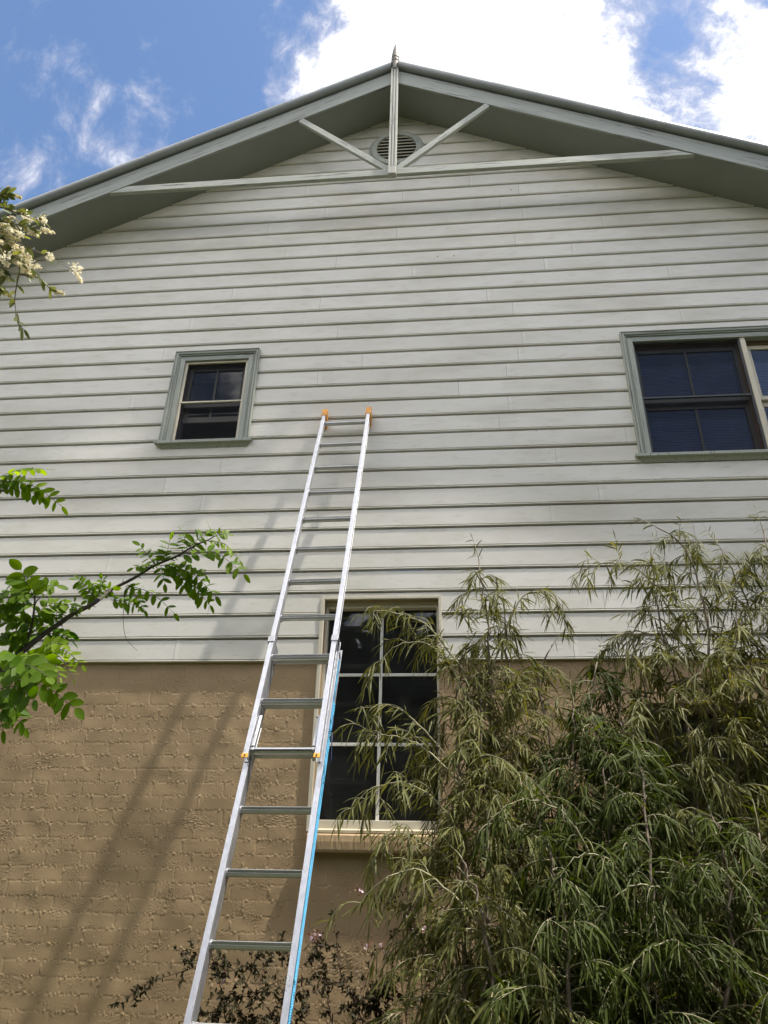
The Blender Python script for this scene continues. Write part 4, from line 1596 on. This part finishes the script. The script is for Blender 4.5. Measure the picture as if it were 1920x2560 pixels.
# ---- locust tree: pinnate leaves on thorny branches reaching in from the left
def pinnate(fo, rach, p0, p1, r, sag=.10, n=6, ll=.036, tint=.5, ww=.5, nrm=None):
    p0, p1 = np.array(p0, float), np.array(p1, float)
    L = np.linalg.norm(p1 - p0)
    mid = (p0 + p1) / 2 + np.array([0, 0, sag * L])
    pts = smooth_path([p0, mid, p1], 14)
    rach.tube(pts, .0013, .0006, 4)
    if nrm is None:
        nrm = np.array([.05, -.95, .35]) + r.normal(0, .30, 3)
    step = L / (n + .5)
    for i in range(n + 1):
        u = (i + .7) / (n + .9)
        k = u * 13
        a = pts[min(13, int(k))]
        b_ = pts[min(13, int(k) + 1)]
        p = a + (b_ - a) * (k - int(k))
        d = pts[min(13, int(k) + 1)] - pts[max(0, int(k) - 1)]
        d = d / (np.linalg.norm(d) + 1e-9)
        s = np.cross(d, nrm)
        s /= np.linalg.norm(s) + 1e-9
        l_ = 1.14 * ll * r.uniform(.85, 1.15) * (.72 + .28 * math.sin(math.pi * (.2 + .65 * u)))
        for sd in ((-1, 1) if i < n else (0,)):
            dr = d * (.45 if sd else 1.0) + s * sd + np.array([0, 0, -.25]) + r.normal(0, .16, 3)
            fo.put(p, dr, nrm + r.normal(0, .28, 3), l_, l_ * ww * r.uniform(.85, 1.1), r.uniform(.0, .22), tint + r.normal(0, .13))


rl = np.random.default_rng(31)


def cz(o, sc, dist, *pts):
    return [atd(o[0] + x / sc, o[1] + y / sc, dist) for x, y in pts]


A3 = lambda x, y, d=2.45: atd(200 + x / 3.77, 1290 + y / 3.77, d)
A4 = lambda x, y, d=2.35: atd(0 + x / 5.027, 1400 + y / 5.027, d)
A5 = lambda x, y, d=2.5: atd(0 + x / 2.37, 1100 + y / 2.37, d)
trunk_p = np.array([-2.5, -3.3, 0.0])
locust = thing('locust_tree', 'bright green tree reaching in from the left, oval leaflets along a thorny dark branch', 'tree', tuple(trunk_p))
wood, rach, fo = MB(), MB(), Foliage()
base_pt = A4(-330, 1560, 2.45)
trunk = smooth_path([trunk_p, trunk_p + [.03, .02, 1.2], trunk_p + [-.02, .03, 2.4], trunk_p + [.04, .02, 3.6], trunk_p + [.0, .0, 5.0]], 40)
wood.tube(trunk, .045, .012, 9)
wood.build('trunk', M['locust_bark'], locust, smooth=True, recalc=False)
wood = MB()
main = smooth_path([trunk_p + [0, .02, 1.35], base_pt, A4(-120, 1410), A4(30, 1320), A4(170, 1240), A4(350, 1090), A4(510, 960), A4(640, 870), A4(760, 790), A4(900, 690), A4(1060, 610), A4(1230, 510),
                    A3(285, 700), A3(500, 590), A3(660, 490), A3(740, 450), A3(900, 385), A3(1010, 320), A3(1110, 265), A3(1200, 230), A3(1262, 194)], 90)
wood.tube(main, .0105, .0016, 7)
wood.tube(smooth_path([A4(300, 1130), A4(350, 1000), A4(395, 840), A4(420, 690), A4(435, 540), A4(440, 400)], 20), .0046, .0018, 6)
wood.tube(smooth_path([A4(425, 600), A4(460, 520), A4(510, 470)], 8), .0022, .0012, 5)
wood.tube(smooth_path([A4(150, 1260, 2.3), A4(340, 1190, 2.3), A4(560, 1120, 2.3)], 12), .0042, .0016, 6)
wood.tube(smooth_path([A4(-120, 1410), A4(-60, 900, 2.4), A4(-30, 500, 2.4)], 14), .005, .002, 6)
wood.tube(smooth_path([A4(-150, 1450), A4(-20, 1620, 2.1), A4(60, 1760, 2.1)], 12), .005, .002, 6)
wood.tube(smooth_path([trunk_p + [0, .02, 2.6], A5(-180, 330), A5(-60, 290), A5(0, 262)], 14), .007, .0022, 6)
wood.tube(smooth_path([A3(430, 680), A3(412, 850), A3(408, 1000), A3(425, 1130), A3(470, 1200), A3(540, 1270)], 24), .0011, .0006, 4)
wood.tube(smooth_path([A3(1100, 275), A3(1030, 330), A3(925, 385)], 8), .0015, .001, 4)
for i in range(14, 80, 3):                                 # thorns
    d = main[i + 1] - main[i]
    d /= np.linalg.norm(d)
    s = np.cross(d, [0, -1, 0]) * (1 if i % 2 else -1)
    wood.tube([main[i], main[i] + s * .008 + d * .001, main[i] + s * .016 + d * .004], .0025, .0004, 5)
rach = wood
pin = lambda a, b_, n=6, sag=.1, ll=.032, t=.5, ww=.48, nrm=None: pinnate(fo, rach, a, b_, rl, sag, n, ll, t, ww, nrm)
up = np.array([0, -.5, .85])
# along the bare branch
pin(A3(700, 450), A3(560, 270), 5, .0, .024, .35)
pin(A3(800, 435), A3(850, 215), 4, .02, .030, .45, .36)
pin(A3(800, 435), A3(780, 310), 3, .0, .024, .3, .35)
pin(A3(1015, 320), A3(965, 150), 5, .05, .032, .55, .35)
pin(A3(1015, 318), A3(1180, 170), 4, .1, .034, .5, .4)
pin(A3(930, 382), A3(1560, 560), 8, .22, .036, .42)
pin(A3(1262, 194), A3(1215, 95), 2, .0, .026, .6)
pin(A3(1205, 235), A3(1515, 430), 9, .20, .022, 1.0, .36)
pin(A3(1262, 194), A3(1400, 170), 4, .1, .022, .9, .4)
pin(A3(800, 460), A3(1290, 770), 9, .14, .032, .40)
pin(A3(800, 470), A3(1020, 700), 6, .12, .027, .42)
pin(A3(930, 560), A3(1235, 850), 7, .05, .030, .45)
pin(A3(760, 460), A3(800, 650), 3, .0, .026, .3)
pin(A3(760, 465), A3(1190, 555), 6, .12, .028, .35)
pin(A3(440, 650), A3(900, 930), 6, .12, .027, .40)
pin(A3(430, 660), A3(615, 900), 6, .1, .022, .28)
pin(A3(290, 790), A3(555, 860), 5, .06, .026, .45)
pin(A3(160, 790), A3(-10, 590), 6, .0, .022, .40)
pin(A3(180, 745), A3(205, 590), 4, .0, .024, .35)
pin(A3(175, 745), A3(310, 680), 3, .1, .026, .55)
pin(A3(160, 790), A3(60, 800), 3, .1, .022, .4)
pin(A3(660, 490), A3(495, 495), 3, .15, .022, .6)
pin(A3(640, 495), A3(760, 410), 3, .1, .018, .5)
# left mass
pin(A4(430, 480), A4(255, 110), 5, .02, .040, .62, .62)
pin(A4(400, 420), A4(90, 450), 4, .12, .036, .5)
pin(A4(430, 560), A4(20, 620), 7, .12, .032, .5)
pin(A4(440, 410), A4(720, 330), 5, .2, .030, .55)
pin(A4(420, 680), A4(890, 560), 6, .18, .034, .72, .55)
pin(A4(700, 780), A4(720, 600), 3, .0, .024, .5)
pin(A4(900, 690), A4(940, 520), 4, .0, .017, .45)
pin(A4(920, 680), A4(1030, 590), 3, .05, .016, .3)
pin(A4(1210, 520), A4(960, 240), 7, .08, .023, .42)
pin(A4(1210, 500), A4(1300, 250), 5, .08, .022, .5)
pin(A4(390, 850), A4(80, 980), 6, .1, .030, .35)
pin(A4(410, 720), A4(700, 760), 6, .12, .026, .38)
pin(A4(500, 960), A4(300, 780), 5, .1, .030, .45)
pin(A4(560, 920), A4(900, 1010), 5, .1, .030, .25)
pin(A4(640, 870), A4(880, 910), 3, .1, .032, .2)
pin(A4(400, 800), A4(60, 800), 7, .12, .030, .55)
pin(A4(300, 1150), A4(640, 1210), 5, .12, .030, .8)
pin(A4(350, 1090), A4(120, 1040), 5, .1, .032, .45)
pin(A4(560, 1120, 2.3), A4(1040, 1330, 2.25), 8, .16, .024, .85)
pin(A4(560, 1120, 2.3), A4(930, 1500, 2.2), 10, .12, .022, 1.0, .3)
pin(A4(540, 1120, 2.3), A4(760, 1480, 2.2), 10, .08, .020, .98, .3)
pin(A4(500, 1130, 2.3), A4(800, 1060, 2.25), 6, .14, .026, .8)
pin(A4(330, 1190, 2.3), A4(660, 1330, 2.2), 6, .1, .030, .65)
pin(A4(150, 1260, 2.3), A4(500, 1270, 2.2), 6, .1, .030, .55)
pin(A4(-40, 1290, 2.1), A4(400, 1420, 1.9), 6, .12, .036, .35, .6)
pin(A4(-20, 1430, 2.0), A4(620, 1480, 1.85), 7, .14, .036, .32, .6)
pin(A4(200, 1500, 1.95), A4(960, 1880, 1.9), 8, .10, .034, .34, .55)
pin(A4(-20, 1620, 2.0), A4(430, 1780, 1.9), 6, .14, .036, .15, .55)
pin(A4(30, 1680, 2.0), A4(270, 2050, 1.95), 6, .12, .028, .3)
pin(A4(-60, 1800, 2.0), A4(320, 2130, 1.95), 5, .08, .026, .4)
pin(A4(-60, 1700, 2.0), A4(40, 2160, 1.95), 6, .04, .028, .35)
pin(A4(-60, 560), A4(80, 380), 4, .1, .032, .4)
pin(A4(-80, 700), A4(200, 640), 6, .14, .030, .6)
pin(A4(-80, 1000), A4(180, 960), 6, .1, .030, .38)
for _ in range(4):
    a = A4(rl.uniform(-150, 330), rl.uniform(560, 1500), rl.uniform(2.2, 2.6))
    b_ = a + np.array([rl.uniform(-.16, .20), rl.uniform(-.06, .06), rl.uniform(-.12, .10)])
    pin(a, b_, 6, .12, .030, rl.uniform(.25, .75))
# small spray higher up
pin(A5(-20, 225), A5(262, 172), 6, .12, .036, .6, .42)
pin(A5(0, 240), A5(375, 400), 8, .14, .031, .66, .5)
pin(A5(-10, 270), A5(250, 345), 6, .1, .031, .45, .5)
pin(A5(-60, 290), A5(120, 240), 5, .12, .032, .5)
fo.build('foliage', 'locust', locust, OVAL, .16)
wood.build('branch', M['locust_bark'], locust, smooth=True, recalc=False)

# ---- privet: white flower spikes at the upper left
rp = np.random.default_rng(41)
A6 = lambda x, y, d=3.5: atd(0 + x / 5.53, 440 + y / 5.53, d)
pb = A6(-500, 900, 3.5)
pf = np.array([-2.55, -2.4, 0.0])
privet = thing('privet_tree', 'branches with creamy white flower spikes hanging in at the upper left', 'tree', tuple(pf))
wood, twg, fo, fl = MB(), MB(), Foliage(), Foliage()
wood.tube(smooth_path([pf, pf + [.0, .0, 2.0], pb + [-.05, .1, -1.2], pb, pb + [.1, .0, .3]], 30), .035, .008, 8)
wood.build('trunk', M['wattle_bark'], privet, smooth=True, recalc=False)
stems_ = [[(-500, 800), (-150, 830), (0, 860), (350, 970), (700, 1140), (1040, 1310)],
          [(-500, 900), (-150, 920), (0, 970), (200, 1120), (270, 1280), (215, 1600), (210, 1800), (260, 2040), (360, 2150)],
          [(270, 1360), (420, 1380), (570, 1430), (700, 1570), (770, 1610)],
          [(-300, 350), (0, 430), (170, 480), (450, 590), (590, 610)],
          [(-300, 250), (0, 260), (150, 240)], [(-300, 420), (-60, 380), (60, 360)],
          [(-200, 600), (100, 640), (300, 690), (560, 760)], [(60, 880), (150, 1000), (330, 1180), (540, 1370)],
          [(-200, 700), (0, 730), (200, 790)], [(-200, 1000), (0, 1160), (60, 1300), (110, 1420)], [(-200, 1300), (0, 1560), (30, 1620)], [(-200, 1100), (0, 1250), (40, 1400)]]
paths = []
for st in stems_:
    p = smooth_path([A6(x, y, 3.5 + rp.normal(0, .03)) for x, y in st], 30)
    paths.append(p)
    twg.tube(p, .0042, .0012, 5)


def spike(p, d, L, n):
    d = d / np.linalg.norm(d)
    for i in range(n):
        u = i / n
        q = p + d * L * u + np.array([0, 0, -.10]) * L * u * u
        for _ in range(3):
            v = rp.normal(0, 1, 3)
            v /= np.linalg.norm(v)
            w = L * .20 * (1 - u * .8)
            c = q + v * w * rp.uniform(.3, 1)
            for _ in range(3):
                fl.put(c, rp.normal(0, 1, 3), rp.normal(0, 1, 3), rp.uniform(.006, .010), rp.uniform(.005, .008), 0.0, rp.uniform(.25, 1) * (1 if rp.random() < .75 else .2))


for p in paths:
    for i in range(3, 29):
        d = p[i + 1] - p[i - 1]
        d /= np.linalg.norm(d)
        for s in (-1, 1):
            if rp.random() < .40:
                v = np.cross(d, rp.normal(0, 1, 3))
                fo.put(p[i], d * .7 + v / np.linalg.norm(v) * .7 + np.array([0, 0, .1]), np.array([0, -.4, 1]) + rp.normal(0, .5, 3), rp.uniform(.028, .05), rp.uniform(.011, .018), .15, rp.uniform(.1, 1))
spk = [(300, 550, 450, 575), (590, 590, 640, 610), (560, 745, 760, 765), (90, 820, 290, 885), (380, 775, 530, 810), (190, 970, 340, 1060), (320, 1060, 445, 1110), (0, 1280, 135, 1445),
       (25, 1590, 165, 1670), (330, 1200, 585, 1235), (760, 1600, 895, 1615), (1040, 1250, 1120, 1260), (175, 260, 305, 300), (0, 1180, 125, 1200), (60, 690, 200, 720), (-20, 760, 130, 800),
       (190, 1040, 280, 1090), (290, 1110, 420, 1180), (300, 1300, 470, 1370), (-60, 980, 60, 1030), (60, 600, 200, 560), (-60, 640, 80, 680), (200, 760, 320, 790), (280, 1220, 420, 1290), (0, 1340, 90, 1400),
       (-60, 880, 100, 930), (200, 1180, 300, 1210), (660, 1110, 740, 1130), (1050, 1330, 1140, 1460), (60, 760, 180, 850), (110, 900, 240, 960), (-40, 1100, 60, 1160)]
for x0, y0, x1, y1 in spk:
    a, b_ = A6(x0, y0, 3.5 + rp.normal(0, .05)), A6(x1, y1, 3.47 + rp.normal(0, .05))
    spike(a, b_ - a, np.linalg.norm(b_ - a), 16)
for _ in range(22):
    x, y = rp.uniform(-150, 420), rp.uniform(560, 1330)
    if x > 200 + (y - 560) * .35:
        continue
    q = A6(x, y, 3.5 + rp.normal(0, .08))
    fo.put(q, rp.normal(0, 1, 3), np.array([0, -.4, 1]) + rp.normal(0, .6, 3), rp.uniform(.026, .046), rp.uniform(.011, .018), .15, rp.uniform(0, 1))
    if rp.random() < .22:
        spike(q, rp.normal(0, 1, 3) + np.array([.6, 0, -.2]), rp.uniform(.05, .09), 9)
twg.build('branches', M['wattle_bark'], privet, smooth=True, recalc=False)
fo.build('foliage', 'privet', privet, OVAL)
fl.build('flowers', 'privet_flower', privet, SMALL, .3)

# ---- straggly flowering shrub along the foot of the wall
ra = np.random.default_rng(51)
A7 = lambda x, y, Y=-.45: at(300 + x / 2.0738, 2060 + y / 2.0738, Y)
A8 = lambda x, y, Y=-.40: at(700 + x / 4.1475, 2250 + y / 4.1475, Y)
fb = A7(1050, 1300)
shrub = thing('flowering_shrub', 'straggly dark shrub with small leaves and pale pink flowers behind the ladder', 'shrub', (fb[0], -.45, 0))
st, sh, fo, rd, fl = MB(), MB(), Foliage(), Foliage(), Foliage()
G0 = np.array([fb[0], -.42, .05])
canes = [[A7(900, 1100), A7(700, 880), A7(560, 740), A7(420, 740), A7(300, 770), A7(150, 820), A7(60, 880), A7(10, 950)],
         [A7(560, 1100), A7(520, 850), A7(480, 690), A7(380, 680), A7(280, 650)],
         [A7(1040, 1150), A7(880, 920), A7(760, 770), A7(620, 730), A7(480, 680)],
         [A7(700, 1080), A7(620, 960), A7(700, 720), A7(780, 660), A7(880, 650)],
         [A7(450, 1100), A7(520, 960), A7(600, 830), A7(690, 700)],
         [A7(300, 1030), A7(420, 990), A7(560, 930), A7(700, 870), A7(860, 810), A7(1100, 815)],
         [A8(520, 1290), A8(500, 950), A8(460, 680), A8(400, 560), A8(360, 400)],
         [A8(860, 1230), A8(700, 950), A8(560, 850), A8(250, 825), A8(0, 830)],
         [A8(800, 1050), A8(640, 800), A8(590, 450), A8(560, 200), A8(540, 60)],
         [A8(560, 1180), A8(780, 1070), A8(900, 1020), A8(1100, 950), A8(1250, 820)],
         [A8(1400, 1290), A8(1500, 900), A8(1500, 600), A8(1420, 300), A8(1290, 100), A8(1190, 0), A8(1050, -60), A8(850, -90)],
         [A8(1300, 1290), A8(1340, 900), A8(1330, 620), A8(1390, 430), A8(1440, 300)],
         [A8(1000, 1290), A8(990, 1120), A8(960, 980)], [A8(1100, 1290), A8(1110, 950), A8(1100, 770)],
         [A8(1650, 1290), A8(1560, 950), A8(1580, 700), A8(1660, 560)],
         [A7(700, 1150), A7(800, 960), A7(900, 880), A7(1050, 860)], [A7(480, 1150), A7(640, 1040), A7(760, 1000), A7(980, 990)],
         [A7(1200, 1150), A7(1240, 960), A7(1300, 860), A7(1420, 800)]]
for c in canes:
    p = smooth_path(c, 34)
    p += ra.normal(0, .004, p.shape)
    p[:, 1] = np.minimum(p[:, 1], -.03)
    st.tube(np.vstack([[G0 * [0, 1, 1] + [p[0][0], 0, 0]], p]), .0038, .0012, 5)
    for i in range(2, 33):
        d = p[i + 1] - p[i - 1]
        d /= np.linalg.norm(d)
        for _ in range(3):
            if ra.random() < .55:
                v = np.cross(d, ra.normal(0, 1, 3))
                v /= np.linalg.norm(v)
                q = p[i] + d * ra.uniform(-.01, .01)
                fo.put(q, v + d * .5, ra.normal(0, .6, 3) + np.array([0, -.4, .8]), ra.uniform(.020, .042), ra.uniform(.010, .018), .15, ra.uniform(0, .8))
        if ra.random() < .30:                                   # short side shoots
            v = np.cross(d, ra.normal(0, 1, 3))
            t2 = grow(p[i], v, ra.uniform(.04, .14), 5, .5, .15, ra)
            st.tube(t2, .0014, .0007, 4)
            for q in t2[1:]:
                for _ in range(4):
                    fo.put(q, ra.normal(0, 1, 3), ra.normal(0, .6, 3) + np.array([0, -.4, .8]), ra.uniform(.016, .036), ra.uniform(.008, .016), .15, ra.uniform(0, .8))


def blossom(p, n, sc=1.0):
    fl, rd = Foliage(), Foliage()
    for _ in range(n):
        c = p + ra.normal(0, .014 * sc, 3)
        ax = ra.normal(0, .6, 3) + np.array([0, -1.0, .2])
        ax /= np.linalg.norm(ax)
        s = np.cross(ax, [0, 0, 1])
        s /= np.linalg.norm(s)
        u = np.cross(s, ax)
        for k in range(5):
            a = k * 1.2566 + ra.uniform(0, .3)
            fl.put(c, math.cos(a) * s + math.sin(a) * u + ax * .7, ax, .013 * sc, .009 * sc, 0, ra.uniform(.2, 1))
        for k in range(5):
            rd.put(c - ax * .008, ra.normal(0, 1, 3) - ax * .3, ra.normal(0, 1, 3), .016 * sc, .005, 0, ra.uniform(0, 1))
    for _ in range(5 * n):
        rd.put(p + ra.normal(0, .020, 3), ra.normal(0, 1, 3), ra.normal(0, 1, 3), ra.uniform(.014, .026), ra.uniform(.005, .010), .1, ra.uniform(0, 1))
    o = fl.build('flower_cluster', 'abelia_flower', shrub, SMALL, .3)
    rd.build('sepals', 'abelia_red', o, SMALL)


for x, y, n in ((340, 380, 5), (410, 430, 2), (900, 480, 3), (1065, 495, 3), (1350, 170, 4), (1460, 295, 5), (1410, 320, 3), (1540, 800, 4), (890, 1240, 4), (430, 370, 2)):
    p = A8(x, y)
    blossom(p, n)
blossom(A7(535, 800), 3)
blossom(A7(1230, 345), 2)
sh.tube(smooth_path([A8(830, 970), A8(910, 760), A8(975, 630), A8(1090, 440), A8(1200, 310)], 20), .0022, .0012, 5)
sh.tube(smooth_path([A8(905, 1160), A8(940, 900), A8(965, 640)], 12), .0018, .0011, 5)
for q in (A8(970, 590), A8(985, 540), A8(1150, 370), A8(1190, 320)):
    for _ in range(10):
        fo.put(q + ra.normal(0, .008, 3), ra.normal(0, 1, 3), ra.normal(0, 1, 3), .022, .010, .1, ra.uniform(0, .6))
st.build('stems', M['abelia_stem'], shrub, smooth=True, recalc=False)
sh.build('young_shoots', M['shoot'], shrub, smooth=True, recalc=False)
fo.build('foliage', 'abelia', shrub, SMALL)

# ---- the garden's far trees behind the photographer (mirrored in the lower panes)
rw = np.random.default_rng(61)
fo = Foliage()
n = 46000
ang_ = rw.uniform(math.radians(195), math.radians(345), n)
rad_ = rw.uniform(17, 22, n)
hmax = 11.0 + 1.6 * np.sin(ang_ * 9) + 1.0 * np.sin(ang_ * 23 + 1) + .6 * np.sin(ang_ * 51)
zz_ = rw.uniform(0, 1, n) ** .8 * hmax
fo.P = np.stack([np.cos(ang_) * rad_, np.sin(ang_) * rad_, zz_], 1)
fo.D = rw.normal(0, 1, (n, 3))
fo.N = rw.normal(0, 1, (n, 3))
fo.L = rw.uniform(.5, 1.0, n)
fo.W = fo.L * .6
fo.C = np.zeros(n)
fo.T = rw.uniform(0, 1, n)
wd = fo.build('far_wood', 'wood', None, SMALL)
tag(wd, 'dark line of garden trees across the lawn facing the house', 'trees', kind='stuff')
